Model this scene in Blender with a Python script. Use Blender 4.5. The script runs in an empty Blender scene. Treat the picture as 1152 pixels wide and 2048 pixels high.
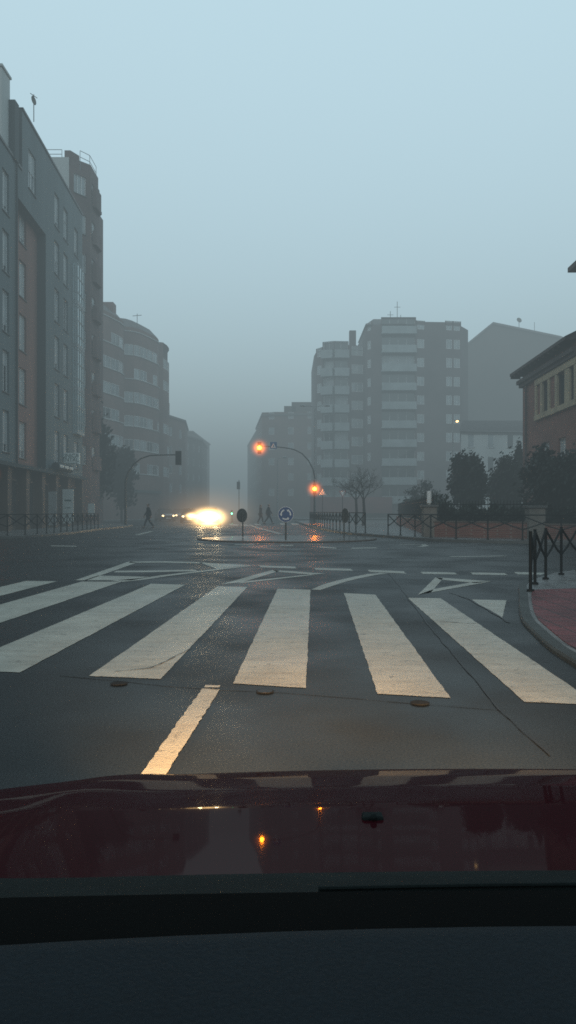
import bpy, bmesh, math, random
from mathutils import Vector, Matrix
random.seed(7)
R = math.radians
scene = bpy.context.scene
COL = scene.collection

# ------------------------------------------------------------------ measuring
F, HZ, EYE = 1500.0, 1021.5, 1.2
def G(px, py, z=0.0):
    """surveyed point: where a sight line of the photograph meets height z"""
    y = F * (EYE - z) / (py - HZ)
    return Vector(((px - 576) * y / F, y, z))
def P(px, Y, z=0.0):
    return Vector(((px - 576) * Y / F, Y, z))
def HT(py, Y):
    return EYE + (HZ - py) * Y / F

# ------------------------------------------------------------------ materials
def mat(name, col, rough=0.8, var=0.25, scale=3.0, spec=0.4, metal=0.0, bump=0.0, bscale=40.0,
        streak=False, brick=None, coat=0.0, tile=None, emit=None, estr=0.0, fine=0.0, rvar=0.0, wet=None):
    m = bpy.data.materials.new(name); m.use_nodes = True
    nt = m.node_tree; n = nt.nodes; L = nt.links
    b = n['Principled BSDF']
    b.inputs['Base Color'].default_value = (*col, 1)
    b.inputs['Roughness'].default_value = rough
    b.inputs['Specular IOR Level'].default_value = spec
    b.inputs['Metallic'].default_value = metal
    b.inputs['Coat Weight'].default_value = coat
    b.inputs['Coat Roughness'].default_value = 0.035
    if emit:
        b.inputs['Emission Color'].default_value = (*emit, 1)
        b.inputs['Emission Strength'].default_value = estr
    tc = n.new('ShaderNodeTexCoord')
    geo = n.new('ShaderNodeNewGeometry')
    src = geo.outputs['Position']
    out = None
    brick = brick or (tile[2] if tile else None)
    if brick:
        sx = n.new('ShaderNodeSeparateXYZ'); L.new(src, sx.inputs[0])
        ad = n.new('ShaderNodeMath'); ad.operation = 'ADD'
        L.new(sx.outputs[0], ad.inputs[0]); L.new(sx.outputs[1], ad.inputs[1])
        cx = n.new('ShaderNodeCombineXYZ'); L.new(sx.outputs[0] if tile else ad.outputs[0], cx.inputs[0]); L.new(sx.outputs[1 if tile else 2], cx.inputs[1])
        bt = n.new('ShaderNodeTexBrick')
        L.new(cx.outputs[0], bt.inputs['Vector'])
        bt.inputs['Color1'].default_value = (*col, 1)
        bt.inputs['Color2'].default_value = (*[c * 0.72 for c in col], 1)
        bt.inputs['Mortar'].default_value = (*brick, 1)
        bt.inputs['Scale'].default_value = 1.0
        bt.inputs['Brick Width'].default_value = 0.26
        bt.inputs['Row Height'].default_value = 0.075
        bt.inputs['Mortar Size'].default_value = 0.008
        if tile:
            bt.inputs['Brick Width'].default_value = tile[0]; bt.inputs['Row Height'].default_value = tile[1]; bt.inputs['Mortar Size'].default_value = 0.012; bt.offset = 0.0
        out = bt.outputs['Color']
    if var > 0:
        nz = n.new('ShaderNodeTexNoise'); nz.inputs['Scale'].default_value = scale
        nz.inputs['Detail'].default_value = 6; nz.inputs['Roughness'].default_value = 0.62
        if streak:
            mp = n.new('ShaderNodeMapping'); mp.inputs['Scale'].default_value = (1, 1, 0.12)
            L.new(src, mp.inputs[0]); L.new(mp.outputs[0], nz.inputs['Vector'])
        else:
            L.new(src, nz.inputs['Vector'])
        mr = n.new('ShaderNodeMapRange')
        mr.inputs['From Min'].default_value = 0.3; mr.inputs['From Max'].default_value = 0.7
        mr.inputs['To Min'].default_value = 1 - var; mr.inputs['To Max'].default_value = 1 + var
        L.new(nz.outputs['Fac'], mr.inputs['Value'])
        val = mr.outputs[0]
        if fine > 0:
            nf = n.new('ShaderNodeTexNoise'); nf.inputs['Scale'].default_value = bscale; nf.inputs['Detail'].default_value = 3
            L.new(src, nf.inputs['Vector'])
            m2 = n.new('ShaderNodeMapRange')
            m2.inputs['From Min'].default_value = 0.3; m2.inputs['From Max'].default_value = 0.7
            m2.inputs['To Min'].default_value = 1 - fine; m2.inputs['To Max'].default_value = 1 + fine
            L.new(nf.outputs['Fac'], m2.inputs['Value'])
            mu = n.new('ShaderNodeMath'); mu.operation = 'MULTIPLY'
            L.new(val, mu.inputs[0]); L.new(m2.outputs[0], mu.inputs[1]); val = mu.outputs[0]
        mx = n.new('ShaderNodeVectorMath'); mx.operation = 'SCALE'
        if out: L.new(out, mx.inputs[0])
        else: mx.inputs[0].default_value = col
        L.new(val, mx.inputs['Scale'])
        L.new(mx.outputs[0], b.inputs['Base Color'])
        if rvar > 0:
            nr = n.new('ShaderNodeTexNoise'); nr.inputs['Scale'].default_value = 0.7; nr.inputs['Detail'].default_value = 5
            L.new(src, nr.inputs['Vector'])
            m3 = n.new('ShaderNodeMapRange')
            m3.inputs['From Min'].default_value = 0.35; m3.inputs['From Max'].default_value = 0.65
            m3.inputs['To Min'].default_value = rough - rvar; m3.inputs['To Max'].default_value = rough + rvar
            L.new(nr.outputs['Fac'], m3.inputs['Value']); L.new(m3.outputs[0], b.inputs['Roughness'])
    elif out:
        L.new(out, b.inputs['Base Color'])
    if bump > 0:
        nb = n.new('ShaderNodeTexNoise'); nb.inputs['Scale'].default_value = bscale; nb.inputs['Detail'].default_value = 4
        L.new(src, nb.inputs['Vector'])
        bp = n.new('ShaderNodeBump'); bp.inputs['Strength'].default_value = bump; bp.inputs['Distance'].default_value = 0.02
        L.new(nb.outputs['Fac'], bp.inputs['Height']); L.new(bp.outputs[0], b.inputs['Normal'])
    return m

def paint_mat():
    """worn thermoplastic paint: ragged wear lets the asphalt show, tyre dirt runs along it"""
    m = mat('road_paint', (0.43, 0.425, 0.37), 0.5, 0.16, 1.6, 0.4, bump=0.25, bscale=70, fine=0.10, rvar=0.12)
    nt = m.node_tree; n = nt.nodes; L = nt.links; b = n['Principled BSDF']
    cur = b.inputs['Base Color'].links[0].from_socket
    geo = n.new('ShaderNodeNewGeometry')
    w = n.new('ShaderNodeTexNoise'); w.inputs['Scale'].default_value = 9; w.inputs['Detail'].default_value = 9; w.inputs['Roughness'].default_value = 0.75
    L.new(geo.outputs['Position'], w.inputs['Vector'])
    r = n.new('ShaderNodeMapRange'); r.inputs['From Min'].default_value = 0.56; r.inputs['From Max'].default_value = 0.72
    L.new(w.outputs['Fac'], r.inputs['Value'])
    s = n.new('ShaderNodeTexNoise'); s.inputs['Scale'].default_value = 1.0; s.inputs['Detail'].default_value = 5
    mp = n.new('ShaderNodeMapping'); mp.inputs['Scale'].default_value = (2.2, 9, 1)
    L.new(geo.outputs['Position'], mp.inputs[0]); L.new(mp.outputs[0], s.inputs['Vector'])
    r2 = n.new('ShaderNodeMapRange'); r2.inputs['From Min'].default_value = 0.45; r2.inputs['From Max'].default_value = 0.75
    r2.inputs['To Max'].default_value = 0.55
    L.new(s.outputs['Fac'], r2.inputs['Value'])
    mx = n.new('ShaderNodeMixRGB'); mx.inputs[2].default_value = (0.07, 0.07, 0.068, 1)
    mx2 = n.new('ShaderNodeMixRGB'); mx2.inputs[2].default_value = (0.30, 0.27, 0.22, 1)
    L.new(r2.outputs[0], mx2.inputs[0]); L.new(cur, mx2.inputs[1])
    L.new(r.outputs[0], mx.inputs[0]); L.new(mx2.outputs[0], mx.inputs[1])
    L.new(mx.outputs[0], b.inputs['Base Color'])
    return m

M = {}
M['asphalt'] = mat('asphalt', (0.014, 0.0165, 0.018), 0.48, 0.40, 0.45, 0.32, bump=0.16, bscale=80, fine=0.6, rvar=0.13)
M['paint'] = paint_mat()
M['joint'] = mat('tar_joint', (0.012, 0.012, 0.012), 0.5, 0.3, 4)
M['iron'] = mat('cast_iron', (0.019, 0.020, 0.021), 0.8, 0.4, 30, 0.12)
M['kerbdark'] = mat('wet_kerb', (0.042, 0.047, 0.044), 0.6, 0.35, 2.0, bump=0.2, fine=0.2)
M['pave'] = mat('pavement_tiles', (0.20, 0.20, 0.195), 0.42, 0.25, 1.2, bump=0.2, bscale=25, rvar=0.15, fine=0.12, tile=(.4, .4, (.07, .07, .07)))
M['kerb'] = mat('kerb_stone', (0.085, 0.088, 0.085), 0.6, 0.3, 2.0, bump=0.2, fine=0.15)
M['redtile'] = mat('red_tactile', (0.165, 0.032, 0.036), 0.55, 0.4, 2.0, bump=0.35, bscale=30, fine=0.25, tile=(.3, .3, (.035, .015, .015)))
M['island'] = mat('wet_concrete', (0.13, 0.13, 0.125), 0.20, 0.25, 1.0, 0.6, bump=0.06, bscale=12, rvar=0.06)
M['grey'] = mat('grey_render', (0.120, 0.150, 0.158), 0.9, 0.22, 0.35, streak=True, fine=0.05)
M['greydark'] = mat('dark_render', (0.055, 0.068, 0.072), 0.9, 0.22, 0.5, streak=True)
M['rose'] = mat('rose_render', (0.22, 0.125, 0.105), 0.9, 0.2, 0.4, streak=True)
M['white'] = mat('pale_render', (0.42, 0.44, 0.43), 0.9, 0.15, 0.4, streak=True)
M['brown'] = mat('brown_stone', (0.10, 0.075, 0.06), 0.7, 0.3, 0.8)
M['brickB'] = mat('mauve_brick', (0.115, 0.075, 0.072), 0.9, 0.3, 0.3, brick=(0.16, 0.14, 0.13))
M['brickC'] = mat('red_brick', (0.165, 0.082, 0.066), 0.9, 0.3, 0.3, brick=(0.18, 0.15, 0.14))
M['brickR'] = mat('rust_brick', (0.21, 0.068, 0.048), 0.9, 0.28, 0.6, brick=(0.22, 0.16, 0.13))
M['brickT'] = mat('tower_brick', (0.100, 0.078, 0.078), 0.9, 0.3, 0.2)
M['stone'] = mat('sandstone', (0.36, 0.30, 0.20), 0.85, 0.22, 1.0, fine=0.1)
M['oldstone'] = mat('weathered_stone', (0.17, 0.155, 0.135), 0.85, 0.25, 2.0, fine=0.1)
M['frame'] = mat('window_frame', (0.62, 0.63, 0.62), 0.5, 0.1, 1)
M['shutter'] = mat('roller_shutter', (0.30, 0.33, 0.335), 0.7, 0.2, 0.7)
M['glass'] = mat('window_glass', (0.03, 0.04, 0.045), 0.06, 0.2, 0.6, 0.9)
M['glasspale'] = mat('curtained_glass', (0.22, 0.25, 0.26), 0.15, 0.4, 0.5, 0.8)
M['bluebay'] = mat('glazed_bay', (0.17, 0.26, 0.28), 0.12, 0.3, 0.6, 0.9)
M['balc'] = mat('balcony_front', (0.28, 0.315, 0.32), 0.7, 0.2, 0.6)
M['roof'] = mat('roof_tiles', (0.055, 0.045, 0.045), 0.8, 0.3, 1.2)
M['slate'] = mat('roof_slate', (0.13, 0.12, 0.12), 0.8, 0.3, 0.8)
M['hazeblock'] = mat('far_brick', (0.068, 0.055, 0.05), 0.9, 0.3, 0.15)
M['fence'] = mat('fence_paint', (0.004, 0.006, 0.007), 0.6, 0.25, 8, 0.12)
M['pole'] = mat('pole_paint', (0.03, 0.034, 0.034), 0.5, 0.25, 4)
M['galv'] = mat('galvanised', (0.30, 0.31, 0.31), 0.45, 0.2, 4, metal=0.4)
M['housing'] = mat('signal_housing', (0.014, 0.017, 0.016), 0.5, 0.2, 6)
M['lensoff'] = mat('dark_lens', (0.02, 0.006, 0.004), 0.2, 0.2, 6)
M['amber'] = mat('amber_lens', (0.6, 0.2, 0.02), 0.3, 0, emit=(1.0, 0.24, 0.012), estr=260)
M['amberdim'] = mat('amber_lens_far_edge', (0.6, 0.2, 0.02), 0.3, 0, emit=(1.0, 0.24, 0.012), estr=6)
M['green'] = mat('green_lens', (0.05, 0.5, 0.3), 0.3, 0, emit=(0.10, 1.0, 0.45), estr=16)
M['head'] = mat('headlight_lens', (0.9, 0.85, 0.7), 0.3, 0, emit=(1.0, 0.74, 0.40), estr=1000)
M['headdim'] = mat('dipped_headlight', (0.9, 0.85, 0.7), 0.3, 0, emit=(1.0, 0.66, 0.30), estr=6)
M['street'] = mat('street_lamp_lens', (0.9, 0.8, 0.6), 0.3, 0, emit=(1.0, 0.60, 0.22), estr=6)
M['signback'] = mat('sign_back', (0.10, 0.10, 0.09), 0.6, 0.3, 5, metal=0.3)
M['signblue'] = mat('sign_blue', (0.015, 0.085, 0.23), 0.45, 0.12, 5)
M['signwhite'] = mat('sign_white', (0.72, 0.75, 0.75), 0.5, 0.08, 5)
M['signred'] = mat('sign_red', (0.40, 0.05, 0.04), 0.5, 0.1, 5)
M['signblack'] = mat('sign_black', (0.015, 0.015, 0.015), 0.5, 0.1, 5)
M['letters'] = mat('letter_teal', (0.03, 0.10, 0.10), 0.6, 0.1, 5)
M['signface'] = mat('clinic_sign', (0.80, 0.86, 0.84), 0.6, 0.12, 2)
M['poster'] = mat('shop_panel', (0.55, 0.62, 0.62), 0.5, 0.15, 2)
M['shopglass'] = mat('shop_glass', (0.05, 0.05, 0.05), 0.1, 0.4, 0.9, 0.8)
M['bark'] = mat('bark', (0.045, 0.04, 0.036), 0.9, 0.3, 6, bump=0.4)
M['leafdark'] = mat('evergreen_leaf', (0.010, 0.017, 0.014), 0.6, 0.6, 1.6)
M['leafmid'] = mat('hedge_leaf', (0.016, 0.027, 0.020), 0.6, 0.6, 1.6)
M['coat'] = mat('dark_coat', (0.018, 0.020, 0.024), 0.9, 0.3, 8)
M['trouser'] = mat('dark_trousers', (0.022, 0.024, 0.032), 0.9, 0.3, 8)
M['skin'] = mat('skin', (0.36, 0.22, 0.16), 0.6, 0.1, 8)
M['hair'] = mat('hair', (0.02, 0.014, 0.01), 0.6, 0.2, 20)
M['carpaint'] = mat('silver_paint', (0.22, 0.23, 0.24), 0.3, 0.05, 2, metal=0.6, coat=0.6)
M['cardark'] = mat('dark_paint', (0.03, 0.035, 0.045), 0.3, 0.05, 2, metal=0.4, coat=0.6)
M['carred'] = mat('wine_red_paint', (0.033, 0.0032, 0.0062), 0.5, 0.12, 1.5, spec=0.0, metal=0.0, coat=0.30)
M['rubber'] = mat('tyre_rubber', (0.015, 0.015, 0.015), 0.8, 0.2, 10)
M['rim'] = mat('wheel_rim', (0.35, 0.35, 0.36), 0.35, 0.1, 10, metal=0.8)
M['plastic'] = mat('black_plastic', (0.010, 0.015, 0.015), 0.8, 0.3, 12, 0.1, bump=0.15, bscale=200)
M['dash'] = mat('dash_vinyl', (0.0045, 0.0100, 0.0145), 0.75, 0.25, 3, 0.25, bump=0.2, bscale=420, fine=0.2)
M['dashrim'] = mat('dash_black_trim', (0.002, 0.0025, 0.0025), 0.9, 0.1, 3, 0.05)  # black trim along the dashboard's front edge

# ------------------------------------------------------------------ mesh kit
class MB:
    def __init__(s): s.bm = bmesh.new()
    def quad(s, *pts):
        vs = [s.bm.verts.new(p) for p in pts]
        try: return s.bm.faces.new(vs)
        except ValueError: return None
    def box(s, c, size, rz=0.0, mx=None):
        hx, hy, hz = size[0] / 2, size[1] / 2, size[2] / 2
        rot = Matrix.Rotation(rz, 3, 'Z') if mx is None else mx
        c = Vector(c)
        v = [s.bm.verts.new(c + rot @ Vector((x, y, z))) for z in (-hz, hz) for x, y in ((-hx, -hy), (hx, -hy), (hx, hy), (-hx, hy))]
        for f in ((3, 2, 1, 0), (4, 5, 6, 7), (0, 1, 5, 4), (1, 2, 6, 5), (2, 3, 7, 6), (3, 0, 4, 7)):
            s.bm.faces.new([v[i] for i in f])
        return s
    def prism(s, pts, z0, z1, cap=True):
        """pts: counter clockwise footprint"""
        a = [s.bm.verts.new((p[0], p[1], z0)) for p in pts]
        b = [s.bm.verts.new((p[0], p[1], z1)) for p in pts]
        k = len(pts)
        for i in range(k):
            s.bm.faces.new((a[i], a[(i + 1) % k], b[(i + 1) % k], b[i]))
        if cap:
            s.bm.faces.new(b); s.bm.faces.new(a[::-1])
        return s
    def tube(s, pts, rad, seg=8, cap=True):
        pts = [Vector(p) for p in pts]
        rad = rad if isinstance(rad, (list, tuple)) else [rad] * len(pts)
        rings = []
        up = None
        for i, p in enumerate(pts):
            d = (pts[min(i + 1, len(pts) - 1)] - pts[max(i - 1, 0)]).normalized()
            if up is None:
                up = Vector((0, 0, 1)) if abs(d.z) < 0.9 else Vector((1, 0, 0))
            x = d.cross(up)
            if x.length < 1e-4: x = d.cross(Vector((0.3, 1, 0.2)))
            x.normalize(); y = x.cross(d).normalized(); up = y
            rings.append([s.bm.verts.new(p + (x * math.cos(2 * math.pi * k / seg) + y * math.sin(2 * math.pi * k / seg)) * rad[i]) for k in range(seg)])
        for a, b in zip(rings, rings[1:]):
            for k in range(seg):
                s.bm.faces.new((a[k], a[(k + 1) % seg], b[(k + 1) % seg], b[k]))
        if cap:
            s.bm.faces.new(rings[0][::-1]); s.bm.faces.new(rings[-1])
        return s
    def disc(s, c, nrm, r, th=0.0, seg=32, ry=None):
        """disc or short drum with its axis along nrm"""
        nrm = Vector(nrm).normalized(); c = Vector(c)
        x = nrm.cross(Vector((0, 0, 1)));
        if x.length < 1e-3: x = Vector((1, 0, 0))
        x.normalize(); y = x.cross(nrm).normalized()
        ry = r if ry is None else ry
        ring = lambda o: [s.bm.verts.new(c + nrm * o + x * r * math.cos(2 * math.pi * k / seg) + y * ry * math.sin(2 * math.pi * k / seg)) for k in range(seg)]
        a = ring(th / 2)
        if th:
            b = ring(-th / 2)
            for k in range(seg): s.bm.faces.new((a[k], a[(k + 1) % seg], b[(k + 1) % seg], b[k]))
            s.bm.faces.new(b[::-1])
        s.bm.faces.new(a)
        return s
    def build(s, name, m, parent=None, smooth=False, bevel=0.0, origin=None, kind=None, seg=2, auto=None):
        bmesh.ops.recalc_face_normals(s.bm, faces=s.bm.faces[:])
        me = bpy.data.meshes.new(name)
        o = bpy.data.objects.new(name, me); COL.objects.link(o)
        base = Vector((0, 0, 0))
        if parent is not None:
            q = parent
            while q is not None:
                base += q.location; q = q.parent
            o.parent = parent
        if origin is not None:
            o.location = Vector(origin) - base
            base = Vector(origin)
        if base.length > 0: bmesh.ops.translate(s.bm, vec=-base, verts=s.bm.verts[:])
        s.bm.to_mesh(me); s.bm.free()
        for p in me.polygons: p.use_smooth = smooth
        for k in (m if isinstance(m, (list, tuple)) else [m]): me.materials.append(k)
        if bevel:
            bv = o.modifiers.new('edge', 'BEVEL'); bv.width = bevel; bv.segments = seg; bv.limit_method = 'ANGLE'
        if kind: o['kind'] = kind
        return o

def tag(o, label, cat, group=None):
    o['label'] = label; o['category'] = cat
    if group: o['group'] = group
    return o
def thing(name, label, cat, loc=(0, 0, 0), group=None):
    o = bpy.data.objects.new(name, None); COL.objects.link(o)
    o.location = loc; o.empty_display_size = 0.3
    return tag(o, label, cat, group)
def dup(root, loc, rz=0.0, label=None, group=None, parent=None):
    r = root.copy(); COL.objects.link(r)
    if parent is None:
        r.location = loc; r.rotation_euler = (0, 0, rz)
        if label: r['label'] = label
        if group: r['group'] = group
    else:
        r.parent = parent
    for ch in list(root.children): dup(ch, None, parent=r)
    return r

# ------------------------------------------------------------------ ground, road, pavements
b = MB(); b.quad((-700, -300, 0), (700, -300, 0), (700, 900, 0), (-700, 900, 0))
b.build('road', M['asphalt'], kind='structure')

def slab(name, pts, z=0.12, kw=0.16, km='kerb'):
    """pavement with its own kerb stones along the outline"""
    pts = [Vector((p[0], p[1], 0)) for p in pts]
    n = len(pts); inn = []
    for i in range(n):
        a, c, d = pts[i - 1], pts[i], pts[(i + 1) % n]
        e1 = (c - a).normalized(); e2 = (d - c).normalized()
        n1 = Vector((-e1.y, e1.x, 0)); n2 = Vector((-e2.y, e2.x, 0))
        m = (n1 + n2).normalized()
        inn.append(c + m * (kw / max(0.4, m.dot(n1))))
    s = MB(); s.prism([(p.x, p.y) for p in inn], 0.0, z - 0.004)
    s.build(name, M['pave'], kind='structure')
    k = MB()
    for i in range(n):
        j = (i + 1) % n
        o0, o1, i0, i1 = pts[i], pts[j], inn[i], inn[j]
        up = Vector((0, 0, z)); ch = Vector((0, 0, z - 0.02))
        q0 = o0.lerp(i0, 0.12); q1 = o1.lerp(i1, 0.12)
        k.quad(o0, o1, o1 + ch, o0 + ch); k.quad(o0 + ch, o1 + ch, q1 + up, q0 + up); k.quad(q0 + up, q1 + up, i1 + up, i0 + up)
    bmesh.ops.remove_doubles(k.bm, verts=k.bm.verts[:], dist=0.0005)
    k.build('kerb', M[km], kind='structure')

def arc_fill(pts, n=5):
    """Catmull-Rom through plan points"""
    pts = [Vector((p[0], p[1], 0)) for p in pts]; out = []
    for i in range(len(pts) - 1):
        p0 = pts[max(i - 1, 0)]; p1 = pts[i]; p2 = pts[i + 1]; p3 = pts[min(i + 2, len(pts) - 1)]
        for k in range(n):
            t = k / n
            out.append(0.5 * ((2 * p1) + (p2 - p0) * t + (2 * p0 - 5 * p1 + 4 * p2 - p3) * t * t + (3 * p1 - p0 - 3 * p2 + p3) * t ** 3))
    out.append(pts[-1]); return out

LK = arc_fill([(-40, 33.2), (-16, 32.6), (-13, 32.0), (-11.9, 32.6), (-11.2, 36.4), (-11.35, 42), (-11.7, 47), (-11.7, 55), (-12.8, 61), (-16, 65.5), (-24, 68), (-40, 69)])
slab('left_pavement', LK + [Vector((-60, 69, 0)), Vector((-60, 33.2, 0))])
slab('side_street_pavement', [Vector(p) for p in ((-60, 78, 0), (-27, 78.5, 0))] + arc_fill([(-24, 79), (-20.5, 84), (-16.8, 96), (-15, 110), (-14.4, 150), (-17, 230), (-26, 420)]) + [Vector((-60, 420, 0))])
RK = arc_fill([(0.75, 78), (1.2, 65), (1.8, 50.7), (2.45, 42.4), (2.98, 37.9), (3.74, 35.3), (4.58, 32.6), (5.7, 29.4), (7.2, 27.9), (8.7, 27.1), (12, 25.6), (40, 20)])
slab('right_pavement', [(p.x, p.y) for p in RK] + [(60, 20), (60, 92), (6, 86), (2, 84)])
slab('far_pavement', [(2.5, 98), (60, 98), (60, 420), (-19, 420), (-10.5, 230), (-4.5, 150), (-0.2, 110), (0.8, 102)])
NK = [(8, 1.0), (2.35, 1.0), (2.35, 4.5)]
NC = arc_fill([(20, 21), (9, 17.2), (5.4, 14.6), (4.6, 13.6), (4.0, 12.65), (3.6, 11.7), (3.38, 11.0), (3.2, 10.4), (2.95, 9.6), (2.65, 8.59), (2.47, 7.88), (2.34, 7.1), (2.26, 6.58), (2.21, 6.03), (2.15, 4.5)], 4)
slab('corner_pavement', [(p.x, p.y) for p in NC] + [(2.12, 1.0), (2.1, -12), (20, -12)], .05, .12, 'kerbdark')
def joints():
    c = NC[4:]; acc = 0
    for a, e in zip(c, c[1:]):
        d = (e - a); L_ = d.length; d.normalize(); n = Vector((-d.y, d.x, 0)); t_ = (.9 - acc) % .9
        while t_ < L_:
            p = a + d * t_; b = MB(); w = d * .007
            b.quad(p - w + n * .012 + Vector((0, 0, .0505)), p + w + n * .012 + Vector((0, 0, .0505)), p + w + n * .12 + Vector((0, 0, .0505)), p - w + n * .12 + Vector((0, 0, .0505)))
            b.quad(p - w - n * .002, p + w - n * .002, p + w + n * .012 + Vector((0, 0, .0505)), p - w + n * .012 + Vector((0, 0, .0505)))
            b.build('kerb_joint', M['joint'], kind='structure'); t_ += .9
        acc = (acc + L_) % .9
joints()
b = MB()
red = [(7, -8), (7, 11.25), (4.3, 11.1), (3.57, 10.9), (3.36, 10.35), (3.12, 9.6), (2.82, 8.6), (2.64, 7.9), (2.51, 7.1), (2.43, 6.6), (2.38, 6.03), (2.32, 4.5), (2.29, 1.0), (2.28, -8)]
b.prism(red, 0.03, 0.054); b.build('red_tactile_pavement', M['redtile'], kind='structure')

# central island of the roundabout
ex, ey, ecx, ecy = 3.75, 3.7, -0.05, 31.5
outer = [(ecx + ex * math.cos(2 * math.pi * k / 56), ecy + ey * math.sin(2 * math.pi * k / 56)) for k in range(56)]
s = MB(); s.prism([(ecx + (p[0] - ecx) * .95, ecy + (p[1] - ecy) * .95) for p in outer], 0, 0.056); s.build('roundabout_island_ground', M['island'], kind='structure')
k = MB()
for i in range(56):
    j = (i + 1) % 56
    o0, o1 = Vector((*outer[i], 0)), Vector((*outer[j], 0))
    c = Vector((ecx, ecy, 0)); i0 = c + (o0 - c) * .95; i1 = c + (o1 - c) * .95
    u = Vector((0, 0, .06))
    k.quad(o0, o1, o1 + u * .8, o0 + u * .8); k.quad(o0 + u * .8, o1 + u * .8, i1 + u, i0 + u)
bmesh.ops.remove_doubles(k.bm, verts=k.bm.verts[:], dist=0.0005)
k.build('kerb', M['brown'], kind='structure')

# ------------------------------------------------------------------ painted markings
def ragged(pts, z, step=0.12, amp=0.010):
    """outline with slightly uneven edges, as paint on coarse asphalt has"""
    out = []
    n = len(pts)
    for i in range(n):
        a, c = pts[i], pts[(i + 1) % n]
        L_ = (c - a).length; m = max(1, min(60, int(L_ / step)))
        nn = Vector((-(c - a).y, (c - a).x, 0)).normalized()
        for q in range(m):
            p = a.lerp(c, q / m)
            if q: p = p + nn * random.uniform(-amp, amp)
            out.append(Vector((p.x, p.y, z)))
    return out
def marking(pix, amp=0.004, name='road_marking', m='paint', z=0.004, step=0.05):
    pts = [G(*p) for p in pix]
    b = MB()
    vs = [b.bm.verts.new(p) for p in ragged(pts, z, step, amp)]
    f = b.bm.faces.new(vs); bmesh.ops.triangulate(b.bm, faces=[f])
    return b.build(name, M[m], kind='structure')
def line(pix, w, name='road_marking', m='paint', z=0.004, amp=0.006):
    pts = [G(*p) for p in pix]; b = MB(); Lp, Rp = [], []
    for i, p in enumerate(pts):
        d = (pts[min(i + 1, len(pts) - 1)] - pts[max(i - 1, 0)]).normalized(); n = Vector((-d.y, d.x, 0))
        ww = (w if not isinstance(w, (list, tuple)) else w[i]) / 2 + random.uniform(-amp, amp)
        Lp.append(Vector((p.x, p.y, z)) + n * ww); Rp.append(Vector((p.x, p.y, z)) - n * ww)
    for i in range(len(pts) - 1): b.quad(Lp[i], Lp[i + 1], Rp[i + 1], Rp[i])
    bmesh.ops.remove_doubles(b.bm, verts=b.bm.verts[:], dist=0.0002)
    return b.build(name, M[m], kind='structure')

# zebra crossing in front of the car
ZA = [((52, 1162), (114, 1163), (-34, 1201), (-130, 1206)), ((164, 1163.5), (242, 1164), (-90, 1277), (-210, 1269)),
      ((302, 1168), (370, 1170), (39, 1346), (-106, 1340)), ((435, 1173), (495, 1174.5), (321, 1359), (178, 1353)),
      ((555, 1178), (621, 1180), (612, 1377), (466, 1368)), ((688, 1186.5), (751, 1190), (901, 1397), (755, 1388.5)),
      ((815, 1196), (881, 1197), (1198, 1411), (1049, 1405))]
for q in ZA: marking(q)
marking(((405, 1378), (440, 1380), (320, 1568), (268, 1568)), amp=0.005)       # edge line by the car
marking(((411, 1371), (441, 1372), (438, 1376), (408, 1375.5)), amp=0.006, step=0.04)
for q in (((517, 1131), (590, 1133.5), (592, 1137.5), (520, 1135)), ((628, 1136), (702, 1138), (706, 1142), (630, 1140)),
          ((735, 1140), (808, 1143), (813, 1147.5), (740, 1144.5)), ((841, 1144), (910, 1145.5), (916, 1149.5), (846, 1148)),
          ((940, 1145), (1010, 1146.5), (1016, 1150.5), (945, 1149.5)), ((1028, 1144.5), (1090, 1146), (1096, 1150), (1034, 1149)),
          ((1110, 1144), (1180, 1146), (1186, 1150), (1118, 1149)),
          ((561, 1089.5), (586, 1089.8), (587, 1092), (561, 1091.8)), ((638, 1093.5), (672, 1095.5), (674, 1097.5), (640, 1095.6)),
          ((702, 1096), (752, 1095), (756, 1096.5), (704, 1097.6)), ((470, 1089), (508, 1088.8), (508, 1090.4), (468, 1090.6)),
          ((102, 1091), (152, 1092), (154, 1093.5), (102, 1092.6))): marking(q, amp=0.02)
line(((840, 1093.5), (852, 1091.5), (846, 1089.2), (800, 1089.5)), 0.22)
line(((466, 1104.5), (520, 1105.5), (600, 1106)), 0.14)
line(((900, 1113.5), (960, 1113), (1010, 1112)), 0.2)
# painted splitter island with its chevrons
marking(((259, 1123), (274, 1125.5), (173, 1161), (150, 1161)))
line(((259, 1124.5), (330, 1124.2), (405, 1126)), 0.42)
marking(((398, 1125), (500, 1131), (434, 1138)))
line(((500, 1131.5), (440, 1138.5), (381, 1145.5), (330, 1151.5), (290, 1157.5), (232, 1163.2)), [0.16, 0.2, 0.2, 0.22, 0.24, 0.3])
line(((230, 1143.5), (310, 1143), (392, 1141)), 0.42)
marking(((196, 1151.5), (302, 1154), (262, 1161), (168, 1161)))
# give-way triangles
marking(((442, 1169), (545, 1140), (560, 1142), (484, 1165)))
marking(((545, 1140), (651, 1147.5), (626, 1150), (553, 1144)))
marking(((651, 1147.5), (470, 1168.5), (495, 1162.5), (600, 1151.2)))
marking(((836, 1190), (871, 1155), (886, 1157), (862, 1185.5)))
marking(((871, 1155), (984, 1163), (950, 1166.5), (880, 1159.5)))
marking(((984, 1163), (836, 1190), (868, 1178.5), (945, 1164.8)))
marking(((940, 1199.5), (1013, 1201), (1005, 1236)))
line(((632, 1180), (655, 1171), (685, 1162), (715, 1155), (745, 1149), (768, 1147)), [0.16, 0.2, 0.2, 0.2, 0.22, 0.18])
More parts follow.
